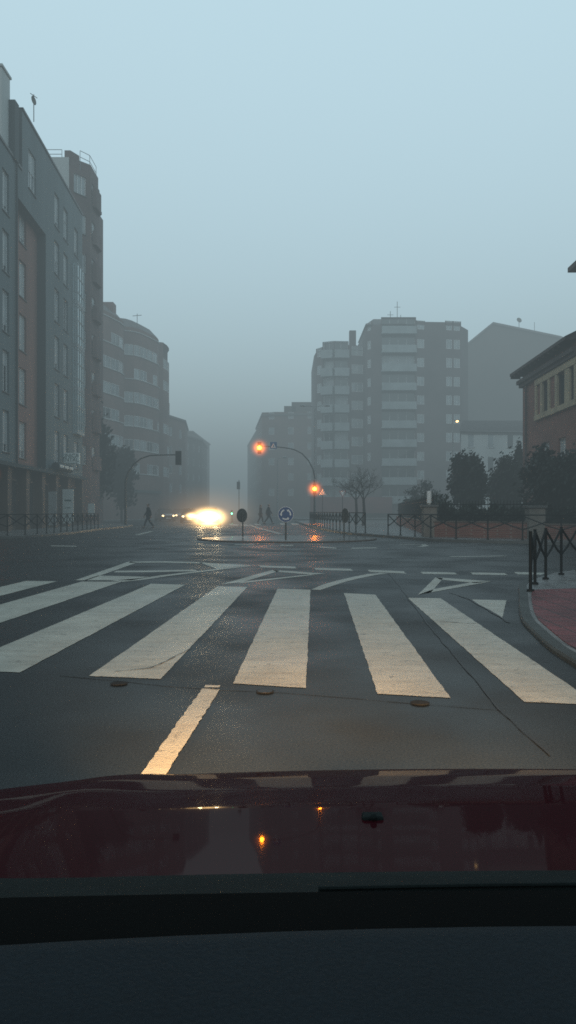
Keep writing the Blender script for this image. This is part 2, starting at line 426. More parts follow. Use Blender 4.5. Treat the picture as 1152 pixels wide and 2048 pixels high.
# far crossing, lane lines
for x0, x1, y in ((430, 446, 1050.5), (458, 475, 1049.6), (481, 496, 1050.4), (508, 520, 1049), (559, 571, 1048), (581, 596, 1048)):
    marking(((x0, y - 1.6), (x1, y - 1.6), (x1 + 3, y + 1.6), (x0 + 2, y + 1.6)), amp=0.03)
line(((497, 1049), (514, 1055), (535, 1061), (562, 1068)), 0.3)
line(((274, 1070), (290, 1066), (304, 1062.5)), 0.25)
line(((245, 1054), (300, 1053), (368, 1051)), 0.25)
line(((416, 1069.5), (440, 1067.5), (462, 1066.5)), 0.35)
line(((385, 1081), (440, 1079.5), (472, 1078)), 0.3)
line(((330, 1084.5), (380, 1084), (420, 1084)), 0.25)
# tar joints and cracks
def crack(pix, w, z=0.0065):
    p = []
    for a, c in zip(pix, pix[1:]):
        for t in range(5):
            u = t / 5; p.append((a[0] + (c[0] - a[0]) * u + random.uniform(-1.6, 1.6), a[1] + (c[1] - a[1]) * u))
    p.append(pix[-1]); line(p, w, 'road_joint', 'joint', z, w * .3)
crack(((778, 1148), (800, 1175), (818, 1200), (862, 1258), (905, 1308), (960, 1372), (998, 1420), (1040, 1460), (1100, 1512)), 0.009)
crack(((900, 1186), (940, 1200), (985, 1226), (1018, 1246)), 0.03)
crack(((120, 1352), (238, 1362), (330, 1372), (440, 1380), (560, 1385), (700, 1396), (790, 1404), (995, 1420)), 0.012)
crack(((230, 1345), (300, 1338), (330, 1325), (385, 1296)), 0.010, 0.009)
crack(((880, 1244), (930, 1248), (960, 1248)), 0.012, 0.009)
for i, (px, py, lab) in enumerate(((238, 1369, 'oval iron valve cover in the asphalt furthest from the red pavement'),
                                   (530, 1385, 'small iron valve cover under the near end of the middle white stripe'),
                                   (840, 1408, 'small round iron valve cover in the asphalt nearest the red pavement'))):
    c = G(px, py); v = thing('valve_cover', lab, 'valve cover', c, 'valve covers in the road')
    MB().disc(c + Vector((0, 0, .0085)), (0, 0, 1), .06, .002, 24).build('rim', M['iron'], v)
    MB().disc(c + Vector((0, 0, .0105)), (0, 0, 1), .05, .0012, 24).build('lid', M['joint'] if i == 1 else M['iron'], v)

# ------------------------------------------------------------------ walls with real openings
def wall_into(b, p0, p1, z0, z1, holes, depth=0.16):
    """adds a wall face from p0 to p1 (outside on the right of p0->p1) with rectangular openings and their reveals"""
    p0, p1 = Vector((p0[0], p0[1], 0)), Vector((p1[0], p1[1], 0))
    d = (p1 - p0); L_ = d.length; d.normalize(); n = Vector((d.y, -d.x, 0))
    us = sorted({0, L_, *[round(h[0], 4) for h in holes], *[round(h[1], 4) for h in holes]})
    vs = sorted({z0, z1, *[round(h[2], 4) for h in holes], *[round(h[3], 4) for h in holes]})
    pt = lambda u, v, q=0.0: p0 + d * u - n * q + Vector((0, 0, v))
    for u0, u1 in zip(us, us[1:]):
        for v0, v1 in zip(vs, vs[1:]):
            cu, cv = (u0 + u1) / 2, (v0 + v1) / 2
            if any(h[0] < cu < h[1] and h[2] < cv < h[3] for h in holes): continue
            b.quad(pt(u0, v0), pt(u1, v0), pt(u1, v1), pt(u0, v1))
    for u0, u1, v0, v1 in [h[:4] for h in holes]:
        b.quad(pt(u0, v0), pt(u0, v1), pt(u0, v1, depth), pt(u0, v0, depth)); b.quad(pt(u1, v0), pt(u1, v0, depth), pt(u1, v1, depth), pt(u1, v1))
        b.quad(pt(u0, v0), pt(u0, v0, depth), pt(u1, v0, depth), pt(u1, v0)); b.quad(pt(u0, v1), pt(u1, v1), pt(u1, v1, depth), pt(u0, v1, depth))
    return pt
def window(parent, pt, h, depth=0.14, pane='glass', mull=1, frame='frame', blind=None, sill=True):
    u0, u1, v0, v1 = h[:4]; f = 0.06
    b = MB()
    bar = lambda a, c, e, g: b.bm and _obox(b, pt, a, c, e, g, depth - .05, depth + .01)
    for a, c, e, g in ((u0, u0 + f, v0, v1), (u1 - f, u1, v0, v1), (u0 + f, u1 - f, v0, v0 + f), (u0 + f, u1 - f, v1 - f, v1)): bar(a, c, e, g)
    for i in range(mull):
        c = u0 + (u1 - u0) * (i + 1) / (mull + 1); bar(c - .025, c + .025, v0 + f, v1 - f)
    w = b.build('window', M[frame], parent)
    p = MB(); _obox(p, pt, u0 + .01, u1 - .01, v0 + .01, v1 - .01, depth + .0, depth + .008)
    p.build('pane', M[pane], w)
    if blind:
        q = MB(); _obox(q, pt, u0 + f, u1 - f, v1 - (v1 - v0) * blind, v1 - f * .5, depth - .03, depth - .012); q.build('blind', M['shutter'], w)
    if sill:
        q = MB(); _obox(q, pt, u0 - .05, u1 + .05, v0 - .06, v0 - .004, -.06, depth - .06); q.build('sill', M['kerb'], w)
    return w
def _obox(b, pt, u0, u1, v0, v1, q0, q1):
    c = [pt(u, v, q) for q in (q0, q1) for u, v in ((u0, v0), (u1, v0), (u1, v1), (u0, v1))]
    v = [b.bm.verts.new(x) for x in c]
    for f in ((0, 1, 2, 3), (7, 6, 5, 4), (0, 4, 5, 1), (1, 5, 6, 2), (2, 6, 7, 3), (3, 7, 4, 0)): b.bm.faces.new([v[i] for i in f])

# ------------------------------------------------------------------ left: grey apartment block
def fx(Y): return -12.87 - 0.0507 * Y            # line of the left facades
bA = thing('apartment_building', 'grey-green rendered apartment block with a rose recessed strip and tall narrow windows', 'building', (fx(45), 45, 0))
def uA(Y, y0): return (Y - y0) * math.sqrt(1 + .0507 ** 2)
# facade runs from near to far with the street on its right side: p0 near -> p1 far has outside on the right (east)
SEC = [('grey', 20.0, 41.5, 20.4, 0.0), ('rose', 41.5, 47.3, 20.4, 0.55), ('grey', 47.3, 57.6, 23.9, 0.0)]
FL = [4.3 + 3.15 * k for k in range(6)]
random.seed(3)
def blindpick(): return random.choice([.35, .55, .8, .8, .97, None])
for matn, y0, y1, top, inset in SEC:
    p0, p1 = (fx(y0) - inset, y0), (fx(y1) - inset, y1)
    hs = []
    if y0 < 30:
        for Y in (23, 26.5, 30, 33.5, 37.0, 39.0):
            hs += [(uA(Y, y0), uA(Y + 1.1, y0), z, z + 2.2) for z in FL[:5]]
    elif matn == 'rose':
        hs += [(uA(43.6, y0), uA(45.0, y0), z, z + 2.15) for z in FL[:5]]
    else:
        for Y, w in ((49.4, 1.25), (51.8, 1.25)):
            hs += [(uA(Y, y0), uA(Y + w, y0), z, z + 2.2) for z in FL]
        hs += [(uA(55.0, y0), uA(56.2, y0), z, z + 2.0) for z in (FL[5], FL[0])]
    b = MB(); pt = wall_into(b, p0, p1, 3.7, top if matn != 'rose' else 18.6, hs, .22)
    b.build('wall', M[matn], bA)
    for h in hs: window(bA, pt, h, depth=.17, pane=random.choice(['glass', 'glasspale', 'glasspale']), blind=blindpick(), mull=1)
    if matn == 'rose':
        # reveals and soffit of the recess, then the wall above it with one big window
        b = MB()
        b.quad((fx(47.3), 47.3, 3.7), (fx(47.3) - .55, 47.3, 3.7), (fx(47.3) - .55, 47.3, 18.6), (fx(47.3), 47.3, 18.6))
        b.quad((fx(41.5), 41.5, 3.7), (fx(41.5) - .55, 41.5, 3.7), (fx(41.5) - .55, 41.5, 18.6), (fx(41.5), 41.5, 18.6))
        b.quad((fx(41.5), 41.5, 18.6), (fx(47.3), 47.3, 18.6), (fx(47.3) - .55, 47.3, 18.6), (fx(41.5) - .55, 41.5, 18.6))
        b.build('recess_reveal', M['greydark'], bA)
        b = MB(); hh = [(uA(43.6, y0), uA(45.1, y0), 20.0, 22.3)]
        hh = [(h_[0] - .9, h_[1] - .9, h_[2], h_[3]) for h_ in hh]
        wall_into(b, (fx(41.5), 41.5), (fx(42.4), 42.4), 18.6, 20.4, [])
        pt = wall_into(b, (fx(42.4), 42.4), (fx(y1), y1), 18.6, 23.9, hh); b.build('wall', M['grey'], bA)
        window(bA, pt, hh[0], pane='glasspale', blind=.5)
# high end wall, roofs, parapet
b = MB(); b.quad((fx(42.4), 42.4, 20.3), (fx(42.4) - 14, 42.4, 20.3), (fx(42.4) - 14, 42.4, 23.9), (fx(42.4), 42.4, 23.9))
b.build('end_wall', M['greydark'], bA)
b = MB(); b.quad((fx(20), 20, 20.38), (fx(42.4), 42.4, 20.38), (-32, 42.4, 20.38), (-32, 20, 20.38)); b.quad((fx(42.4), 42.4, 23.88), (fx(57.6), 57.6, 23.88), (-32, 57.6, 23.88), (-32, 42.4, 23.88))
b.quad((fx(57.6), 57.6, 0), (-32, 57.6, 0), (-32, 57.6, 23.88), (fx(57.6), 57.6, 23.88))
b.build('roof', M['slate'], bA)
for y0, y1, z in ((20, 42.35, 20.4), (42.4, 57.6, 23.9)):
    b = MB(); n = 8
    for i in range(n):
        a, c = y0 + (y1 - y0) * i / n, y0 + (y1 - y0) * (i + 1) / n
        b.quad((fx(a) + .07, a, z - .05), (fx(c) + .07, c, z - .05), (fx(c) + .07, c, z + .09), (fx(a) + .07, a, z + .09))
        b.quad((fx(a) + .07, a, z + .09), (fx(c) + .07, c, z + .09), (fx(c) - .3, c, z + .09), (fx(a) - .3, a, z + .09))
    b.build('coping', M['kerb'], bA)
b = MB(); b.prism([(-17.6, 43), (-17.6 - .35, 54.5), (-24, 54.5), (-24, 43)][::-1], 23.9, 26.2); b.build('penthouse', M['white'], bA)
b = MB()
for zz in (26.5, 26.9): b.tube([(-17.8, 43.2, zz), (-18.1, 54, zz)], .02, 6)
for i in range(8): b.tube([(-17.8 - .3 * i / 7, 43.2 + 10.8 * i / 7, 26.2), (-17.8 - .3 * i / 7, 43.2 + 10.8 * i / 7, 26.9)], .018, 6)
b.build('roof_railing', M['galv'], bA)
cb = MB(); cb.box((-15.75, 40.3, 22.4), (1.2, 1.2, 4.6)); cb.box((-15.75, 40.3, 24.76), (1.35, 1.35, .12)); ch_ = cb.build('chimney', M['white'], bA)
cb = MB(); cb.box((-15.1, 41.0, 21.9), (.6, .6, 3.2)); cb.build('chimney', M['greydark'], bA)
b = MB(); b.tube([(-14.9, 44.0, 24), (-14.9, 44.0, 25.6)], .025, 6); b.tube([(-15.0, 43.7, 25.5), (-14.8, 44.3, 25.55)], .02, 6)
b.disc((-14.9, 44.0, 25.25), (.8, -.5, .25), .16, .03, 12, ry=.3); b.build('aerial', M['signback'], bA)
# downpipe
b = MB(); b.tube([(fx(41.2) + .08, 41.2, 3.8), (fx(41.2) + .08, 41.2, 20.2)], .055, 8); b.build('downpipe', M['greydark'], bA)
# glazed bay near the far end
b = MB(); y0, y1 = 54.5, 56.9
for k in range(4):
    z = FL[1] - .45 + 3.15 * k
    pass
bay = MB(); bay.prism([(fx(y0), y0), (fx(y0) + .30, y0 + .1), (fx(y1) + .30, y1 - .1), (fx(y1), y1)], FL[1] - .6, FL[4] + 2.3)
bay.build('bay_window', M['bluebay'], bA)
fr = MB()
for k in range(4):
    for dz in (-.6, .25, 1.35, 2.35):
        z = FL[1 + k] + dz
        fr.prism([(fx(y0) - .02, y0 - .02), (fx(y0) + .33, y0 + .07), (fx(y1) + .33, y1 - .07), (fx(y1) - .02, y1 + .02)], z - .04, z + .04 if dz > -.6 else z + .25)
for yy in (y0 + .09, (y0 * 2 + y1) / 3, (y0 + 2 * y1) / 3, y1 - .09): fr.box((fx(yy) + .31, yy, (FL[1] + FL[4] + 1.7) / 2), (.07, .07, FL[4] - FL[1] + 2.8))
fr.box((fx(y0) + .15, y0 + .03, (FL[1] + FL[4] + 1.7) / 2), (.07, .07, FL[4] - FL[1] + 2.8))
fr.build('bay_frame', M['shutter'], bA)
# ground floor: brown stone piers, shop glass, ledge
b = MB(); shop = []
yy = 20.0
piers = [20, 24, 28, 32, 36, 40, 43.3, 46.6, 49.9, 53.2, 57.6]
for y in piers: MB().box((fx(y) - .25, y, 1.775), (.6, .55, 3.55)).build('pier', M['brown'], bA)
b = MB(); b.quad((fx(20) - .5, 20, 0), (fx(57.6) - .5, 57.6, 0), (fx(57.6) - .5, 57.6, 3.7), (fx(20) - .5, 20, 3.7)); b.build('shop_wall', M['brown'], bA)
for a, c in zip(piers, piers[1:]):
    m_ = (a + c) / 2
    g = MB(); g.box((fx(m_) - .46, m_, 1.65), (.06, (c - a) * .62, 2.5), rz=.0507); w = g.build('shop_window', M['shopglass'], bA)
    g = MB()
    for e in (-.5, 0, .5): g.box((fx(m_ + e * (c - a) * .62) - .41, m_ + e * (c - a) * .62, 1.65), (.06, .07, 2.5))
    g.box((fx(m_) - .41, m_, 2.93), (.07, (c - a) * .64, .08), rz=.0507); g.build('frame', M['brown'], w)
b = MB()
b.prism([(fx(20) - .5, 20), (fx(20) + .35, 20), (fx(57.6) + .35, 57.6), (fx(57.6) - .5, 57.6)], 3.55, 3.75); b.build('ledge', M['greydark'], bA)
# shop fittings on the facade: each a thing
bl = thing('shop_sign', 'pale rectangular dental clinic sign projecting from the grey facade above the shops', 'sign', (fx(52), 52, 5))
sx0, sx1, sz0, sz1 = P(116, 52).x, P(159.5, 52).x, HT(928.5, 52), HT(906, 52)
b = MB(); b.box(((sx0 + sx1) / 2, 52, (sz0 + sz1) / 2), (sx1 - sx0, .14, sz1 - sz0)); pn = b.build('panel', M['signface'], bl, bevel=.015)
b = MB(); b.tube([(fx(52), 52.0, sz1 - .1), (sx0 + .05, 52.0, sz1 - .1)], .03, 6); b.tube([(fx(52), 52.0, sz0 + .1), (sx0 + .05, 52.0, sz0 + .1)], .03, 6); b.build('bracket', M['galv'], bl)
def text(parent, s, loc, size, rot, m, name='lettering', sx=1.0):
    cu = bpy.data.curves.new(name, 'FONT'); cu.body = s; cu.size = size; cu.align_x = 'CENTER'; cu.align_y = 'CENTER'; cu.extrude = .004; cu.offset = .001
    t = bpy.data.objects.new(name, cu); COL.objects.link(t)
    dg = bpy.context.evaluated_depsgraph_get(); me = bpy.data.meshes.new_from_object(t.evaluated_get(dg))
    bpy.data.objects.remove(t); bpy.data.curves.remove(cu)
    o = bpy.data.objects.new(name, me); COL.objects.link(o); me.materials.clear(); me.materials.append(m)
    base = Vector((0, 0, 0)); q = parent
    while q is not None: base += q.location; q = q.parent
    o.parent = parent; o.location = Vector(loc) - base; o.rotation_euler = rot; o.scale = (sx, 1, 1)
    return o
cx_ = (sx0 + sx1) / 2
text(pn, 'CLINICA', (cx_, 51.92, sz1 - .20), .37, (R(90), 0, 0), M['letters'])
text(pn, 'DENTAL', (cx_, 51.92, sz0 + .30), .37, (R(90), 0, 0), M['letters'])
b = MB(); b.box((cx_, 51.925, sz0 + .07), (1.2, .012, .05)); b.build('underline', M['letters'], pn)
aw = thing('shop_sign', 'dark roll-fronted shop sign with a line of pale letters over the shop window', 'sign', (fx(49.5), 49.5, 4))
b = MB(); b.tube([(fx(47.9) + .45, 47.9, 4.05), (fx(51.7) + .45, 51.7, 4.05)], .26, 14); b.build('drum', M['greydark'], aw)
b = MB()
random.seed(11)
for i in range(17):
    y = 48.1 + i * .215
    if i in (5, 11): continue
    b.box((fx(y) + .70, y, 4.08), (.02, .13, random.uniform(.14, .2)))
b.build('lettering', M['signface'], aw)
for px0, px1, Y, z0, z1, lab, nm, cat, mt in ((125, 147, 50.5, .35, 2.65, 'tall white panel standing in the shop window bay under the drum sign', 'display_panel', 'panel', 'poster'),
                                              (97, 113, 46.8, .3, 2.4, 'dull grey-brown door-height panel left of the tall white panel', 'display_panel', 'panel', 'shutter'),
                                              (176, 189, 57.0, .9, 1.75, 'small pale poster board low on the wall past the white panel', 'display_panel', 'panel', 'poster')):
    t = thing(nm, lab, cat, P((px0 + px1) / 2, Y)); xa, xb = P(px0, Y).x, P(px1, Y).x
    b = MB(); b.box(((xa + xb) / 2, Y, (z0 + z1) / 2), (xb - xa, .08, z1 - z0)); b.build('board', M[mt], t, bevel=.01)
    b = MB(); b.box((xa + .03, Y, z0 / 2 + .05), (.05, .05, z0 + .1)); b.box((xb - .03, Y, z0 / 2 + .05), (.05, .05, z0 + .1)); b.build('stand', M['pole'], t)
    if mt == 'poster' and z1 > 2:
        b = MB(); b.box(((xa + xb) / 2, Y - .045, 1.9), ((xb - xa) * .6, .012, .10)); b.box(((xa + xb) / 2, Y - .045, 1.4), ((xb - xa) * .5, .012, .05)); b.build('print', M['letters'], t)

# ------------------------------------------------------------------ left: mauve brick tower behind it
bB = thing('apartment_building', 'tall dark brick apartment tower rising just past the grey block, white gable wall', 'building', (-18, 62, 0))
poly = [(-30, 57.95), (-16.9, 57.95), (-15.72, 59.6), (-15.72, 62.6), (-17.0, 64.2), (-17.0, 69), (-30, 69)]
HB = 27.9
b = MB(); fl = [4.6 + 3.02 * k for k in range(8)]
hB1 = [(.45, 1.65, z + .25, z + 1.75) for z in fl]; 
b.quad((-18.3, 57.95, 0), (-30, 57.95, 0), (-30, 57.95, HB), (-18.3, 57.95, HB))
pts_ = poly[1:]
pB1 = wall_into(b, poly[1], poly[2], 0, HB, hB1)
hB2 = [(.5, 1.6, z + .25, z + 1.75) for z in fl]
pB2 = wall_into(b, poly[2], poly[3], 0, HB, hB2)
for a, c in zip(poly[3:], poly[4:]): wall_into(b, a, c, 0, HB, [])
b.bm.faces.new([b.bm.verts.new((p[0], p[1], HB - .01)) for p in poly])
b.build('wall', M['brickB'], bB)
b = MB(); b.quad((-18.3, 57.93, 0), (-16.9, 57.93, 0), (-16.9, 57.93, HB + .6), (-18.3, 57.93, HB + .6)); b.quad((-22.5, 57.935, 20), (-18.3, 57.935, 20), (-18.3, 57.935, HB + .6), (-22.5, 57.935, HB + .6)); b.build('gable', M['white'], bB)
for h in hB1: window(bB, pB1, h, pane='glasspale', blind=blindpick(), mull=2)
for h in hB2: window(bB, pB2, h, pane='glass', blind=blindpick(), mull=1)
for i, z in enumerate(fl):
    b = MB(); b.prism([(-15.70, 60.2), (-15.42, 60.5), (-15.38, 62.0), (-15.70, 62.4)], z - .1, z + .12); bk = b.build('balcony', M['brickB'], bB)
    b = MB(); b.prism([(-15.70, 60.25), (-15.45, 60.55), (-15.41, 61.95), (-15.70, 62.3)], z + .12, z + 1.0 + (.5 if i % 2 else 0)); b.build('parapet', M['brickB'], bk)
b = MB(); b.prism([(-16.6, 59), (-15.75, 59.9), (-15.75, 62.3), (-17, 63.5), (-20, 63.5), (-20, 59)], HB, HB + .9); b.prism([(-17.3, 58.1), (-16.85, 58.1), (-16.4, 59.0), (-17.3, 60)], HB, HB + 1.2); b.build('parapet', M['brickB'], bB)
b = MB()
for z in (HB + 1.2, HB + 1.7): b.tube([(-16.4, 59.2, z), (-15.85, 60, z), (-15.85, 62, z)], .025, 6)
for z in (HB + .9, HB + 1.25): b.tube([(-22, 58.1, z), (-17.5, 58.1, z)], .025, 6)
for p in ((-16.4, 59.2), (-15.85, 60), (-15.85, 62), (-17.5, 58.1), (-19, 58.1)): b.tube([(*p, HB), (*p, HB + 1.7 if p[0] > -17 else HB + 1.25)], .025, 6)
b.build('roof_railing', M['galv'], bB)

# ------------------------------------------------------------------ left: red brick block with bowed bands of windows
bC = thing('apartment_building', 'brick apartment block with bowed fronts and white bands of windows beyond the side street', 'building', (-20, 97, 0))
def bay(a, c, bulge):
    a, c = Vector((*a, 0)), Vector((*c, 0)); d = (c - a).normalized(); nn = Vector((d.y, -d.x, 0))
    ts = [(0, 0), (.10, .75), (.22, 1), (.42, 1.05), (.62, 1.0), (.78, .95), (.92, .6), (1, 0)]
    return [a.lerp(c, t) + nn * bulge * q for t, q in ts]
def bow(a, c, bulge, n=8):
    a, c = Vector((*a, 0)), Vector((*c, 0)); d = (c - a).normalized(); nn = Vector((d.y, -d.x, 0))
    return [a.lerp(c, i / n) + nn * bulge * (1 - (2 * i / n - 1) ** 2) for i in range(n + 1)]
HC = 25.2
seg1 = bay((-25.2, 84), (-21.35, 96.4), 1.35); seg2 = bay((-21.35, 97.6), (-18.7, 106.5), 1.25); seg3 = bow((-17.8, 107), (-18.3, 114), .5, 4)
front = seg1 + seg2 + seg3
b = MB()
flC = [2.0 + 3.1 * k for k in range(8)]
spots = []; rC = random.Random(4)
for sg in (seg1, seg2, seg3):
    for a, c in zip(sg, sg[1:]):
        L_ = (c - a).length
        hs = [(.06, L_ - .06, z + 1.0, z + 2.35) for z in flC[1:-1] if rC.random() < .76]
        pt = wall_into(b, a, c, 0, HC - (3.6 if sg is seg3 else 0), hs, .12)
        spots.append((pt, hs))
back = [(-45, 114, 0), (-45, 84, 0)]
top = [b.bm.verts.new((p[0], p[1], HC - .02)) for p in front + [Vector(q) for q in back]]
b.bm.faces.new(top)
b.quad((-45, 84, 0), (-25.5, 84, 0), (-25.5, 84, HC), (-45, 84, HC)); b.quad((-18.3, 114, 0), (-45, 114, 0), (-45, 114, HC), (-18.3, 114, HC))
for s1, s2 in ((seg1, seg2), (seg2, seg3)): b.quad(s1[-1], s2[0], s2[0] + Vector((0, 0, HC)), s1[-1] + Vector((0, 0, HC)))
b.build('wall', M['brickC'], bC)
random.seed(5)
for pt, hs in spots:
    for h in hs:
        window(bC, pt, h, depth=.06, pane=random.choice(['glasspale', 'glasspale', 'shutter', 'glass', 'shutter']), mull=1, sill=False)
for zk in flC[1:]:
    for sg in (seg1, seg2):
        b = MB()
        for a, c in zip(sg, sg[1:]):
            d = (c - a).normalized(); nn = Vector((d.y, -d.x, 0)) * .12
            z = Vector((0, 0, zk + .9))
            b.quad(a + nn + z, c + nn + z, c + nn + z + Vector((0, 0, .1)), a + nn + z + Vector((0, 0, .1))); b.quad(a + nn + z + Vector((0, 0, .1)), c + nn + z + Vector((0, 0, .1)), c + z + Vector((0, 0, .1)), a + z + Vector((0, 0, .1)))
        b.build('string_course', M['white'], bC)
b = MB(); inn = [p + Vector((-1.2, .6, 0)) for p in seg1 + seg2]
for a, c, e, g in zip(seg1 + seg2, (seg1 + seg2)[1:], inn, inn[1:]): b.quad(a + Vector((0, 0, HC)), c + Vector((0, 0, HC)), g + Vector((0, 0, HC + 1.3)), e + Vector((0, 0, HC + 1.3)))
b.build('roof', M['slate'], bC)
for p, s_ in (((-23.7, 89.5, HC + 1.4), (2.2, 2.2, 2.8)), ((-22.4, 93.5, HC + .9), (1.6, 1.6, 1.8))):
    MB().box(p, s_).build('chimney', M['brickC'], bC)
b = MB(); b.tube([(-19.9, 99, HC), (-19.9, 99, HC + 2)], .04, 5); b.tube([(-20.5, 99, HC + 1.7), (-19.3, 99, HC + 1.8)], .04, 5); b.build('aerial', M['signback'], bC)
b = MB(); b.prism([(p.x * 1.0 + .05, p.y - .05) for p in seg1[2:]] + [(p.x + .4, p.y) for p in seg2] + [(-30, 106), (-30, 88)], 3.6, 3.95); b.build('canopy', M['greydark'], bC)
# low blue-grey annex in the side street
bN = thing('kiosk_building', 'low blue-grey slab-sided building at the mouth of the side street, behind the dark trees', 'building', (-22, 80, 0))
MB().box((-22.3, 82, 2.5), (3.4, 3.0, 5.0)).build('wall', mat('blue_cladding', (0.13, 0.16, 0.19), .7, .15, .8, streak=True), bN)
MB().box((-22.3, 82, 5.1), (3.7, 3.3, .2)).build('roof', M['slate'], bN)
b = MB()
for i in range(6): b.box((-23.8 + i * .6, 80.47, 2.5), (.05, .06, 5))
b.build('rib', M['greydark'], bN)

def block(name, label, foot, H, wallm, rows, cols_, winm=('glasspale', 'glass'), roof='slate', sidesel=None, wh=1.4, ww=.55, z0=4.2, fh=3.05, mull=0, parts=None, sills=False):
    c = sum((Vector((*p, 0)) for p in foot), Vector()) / len(foot)
    t = thing(name, label, 'building', c)
    b = MB(); todo = []
    n = len(foot)
    for i in range(n):
        a, e = Vector((*foot[i], 0)), Vector((*foot[(i + 1) % n], 0)); L_ = (e - a).length
        hs = []
        if sidesel is None or i in sidesel:
            k = max(1, int(L_ / cols_))
            for r in range(rows):
                for q in range(k):
                    u = L_ * (q + .5) / k
                    if random.random() < .9: hs.append((u - ww, u + ww, z0 + r * fh, z0 + r * fh + wh))
        pt = wall_into(b, a, e, 0, H, hs, .12); todo.append((pt, hs))
    b.bm.faces.new([b.bm.verts.new((p[0], p[1], H - .01)) for p in foot])
    b.build('wall', M[wallm], t)
    for pt, hs in todo:
        for h in hs: window(t, pt, h, depth=.08, pane=random.choice(winm), mull=mull, sill=sills)
    r = MB(); r.prism([(c.x + (p[0] - c.x) * 1.02, c.y + (p[1] - c.y) * 1.02) for p in foot], H, H + .35); r.build('roof', M[roof], t)
    return t, c
random.seed(21)
t, c = block('apartment_building', 'lower hazy block with a stepped roof beyond the bowed brick block', [(-20.5, 116), (-17.6, 128), (-19, 142), (-40, 142), (-40, 116)], 16.3, 'brickC', 4, 3.2, sidesel=[0, 1])
MB().box((-21, 121, 17.6), (3, 5, 2.6)).build('attic', M['brickC'], t)
t, c = block('apartment_building', 'faint grey block further down the street behind the stepped roof block', [(-21, 144), (-18.2, 158), (-19, 176), (-45, 176), (-45, 144)], 15.8, 'hazeblock', 4, 3.4, sidesel=[0, 1])
t, c = block('apartment_building', 'faintest block at the end of the left row, almost lost in the fog', [(-23, 180), (-22.5, 215), (-50, 215), (-50, 180)], 20, 'hazeblock', 5, 4, sidesel=[0])

# ------------------------------------------------------------------ right: tower with stacks of balconies
bT = thing('apartment_building', 'tall brick tower with two stacks of pale balconies behind the orange signals', 'building', (17, 122, 0))
YT = 121.0
HL, HR = HT(705, 127), HT(650, YT)
fT = [HT(1000, YT) + 3.02 * k for k in range(10)]
# left volume with its bowed corner
lf = [P(628, 130), P(632, 127), P(645, 125.4), P(668, 124.6), P(697, 124.8), P(732, 125.5)]
lf = [(p.x, p.y) for p in lf]
b = MB(); TW = []
for i, (a, e) in enumerate(zip(lf, lf[1:])):
    L_ = math.dist(a, e)
    hs = [(L_ * .18, L_ * .82, z, z + 1.5) for z in fT[:9]] if i in (1, 4) else ([(.05, L_ - .05, z + .1, z + 2.3) for z in fT[:9]] if i in (2, 3) else [])
    pt = wall_into(b, a, e, 0, HL, hs, .5 if i in (2, 3) else .12); TW.append((pt, hs, i in (2, 3)))
wall_into(b, (P(628, 130).x, 145), lf[0], 0, HL, [])
b.bm.faces.new([b.bm.verts.new((p[0], p[1], HL - .01)) for p in lf + [(lf[-1][0], 145), (lf[0][0], 145)]])
# right volume
rf = [P(731, 122.5), P(745, 121.0), P(762, 120.6), P(832, 120.6), P(850, 121), P(890, 121.2), P(922, 121.8), P(936, 124.5), P(936, 140)]
rf = [(p.x, p.y) for p in rf]
for i, (a, e) in enumerate(zip(rf, rf[1:])):
    L_ = math.dist(a, e); hs = []
    if i == 2: hs = [(.1, L_ - .1, z + .1, z + 2.2) for z in fT[:10]]
    if i == 3: hs = [(L_ * .15, L_ * .9, z + .3, z + 1.7) for z in fT[1:10]]
    if i == 5: hs = [(L_ * .08, L_ * .42, z + .3, z + 1.8) for z in fT[1:10]] + [(L_ * .55, L_ * .92, z + .3, z + 1.8) for z in fT[1:10]]
    if i == 0: hs = [(L_ * .3, L_ * .75, z + .3, z + 1.6) for z in fT[1:10]]
    pt = wall_into(b, a, e, 0, HR, hs, .7 if i == 2 else .12); TW.append((pt, hs, i == 2))
wall_into(b, (rf[0][0], 140), rf[0], 0, HR, [])
b.bm.faces.new([b.bm.verts.new((p[0], p[1], HR - .01)) for p in rf + [(rf[0][0], 140)]])
b.build('wall', M['brickT'], bT)
random.seed(9)
for pt, hs, bal in TW:
    for h in hs:
        window(bT, pt, h, depth=.6 if bal else .06, pane=random.choice(['glass', 'glass', 'glasspale']) if bal else random.choice(['glasspale', 'shutter', 'shutter']), mull=3 if bal and h[1] > 3 else 1, sill=False)
for z in fT[:9]:
    for i in (2, 3):
        a, e = Vector((*lf[i], 0)), Vector((*lf[i + 1], 0)); d = (e - a).normalized(); n = Vector((d.y, -d.x, 0))
        b = MB(); zz = Vector((0, 0, z - .55))
        b.prism([(a.x, a.y), (a.x + n.x * .9, a.y + n.y * .9), (e.x + n.x * .9, e.y + n.y * .9), (e.x, e.y)][::-1], z - .6, z + .75)
        b.build('balcony', M['balc'], bT)
for z in fT[:10]:
    a, e = rf[2], rf[3]
    b = MB(); b.box(((a[0] + e[0]) / 2, a[1] - .45, z - .5), (e[0] - a[0], .9, .2)); bk = b.build('balcony', M['balc'], bT)
    b = MB(); b.box(((a[0] + e[0]) / 2, a[1] - .87, z + .1), (e[0] - a[0] - .1, .06, 1.0)); b.build('balustrade', M['balc'], bk)
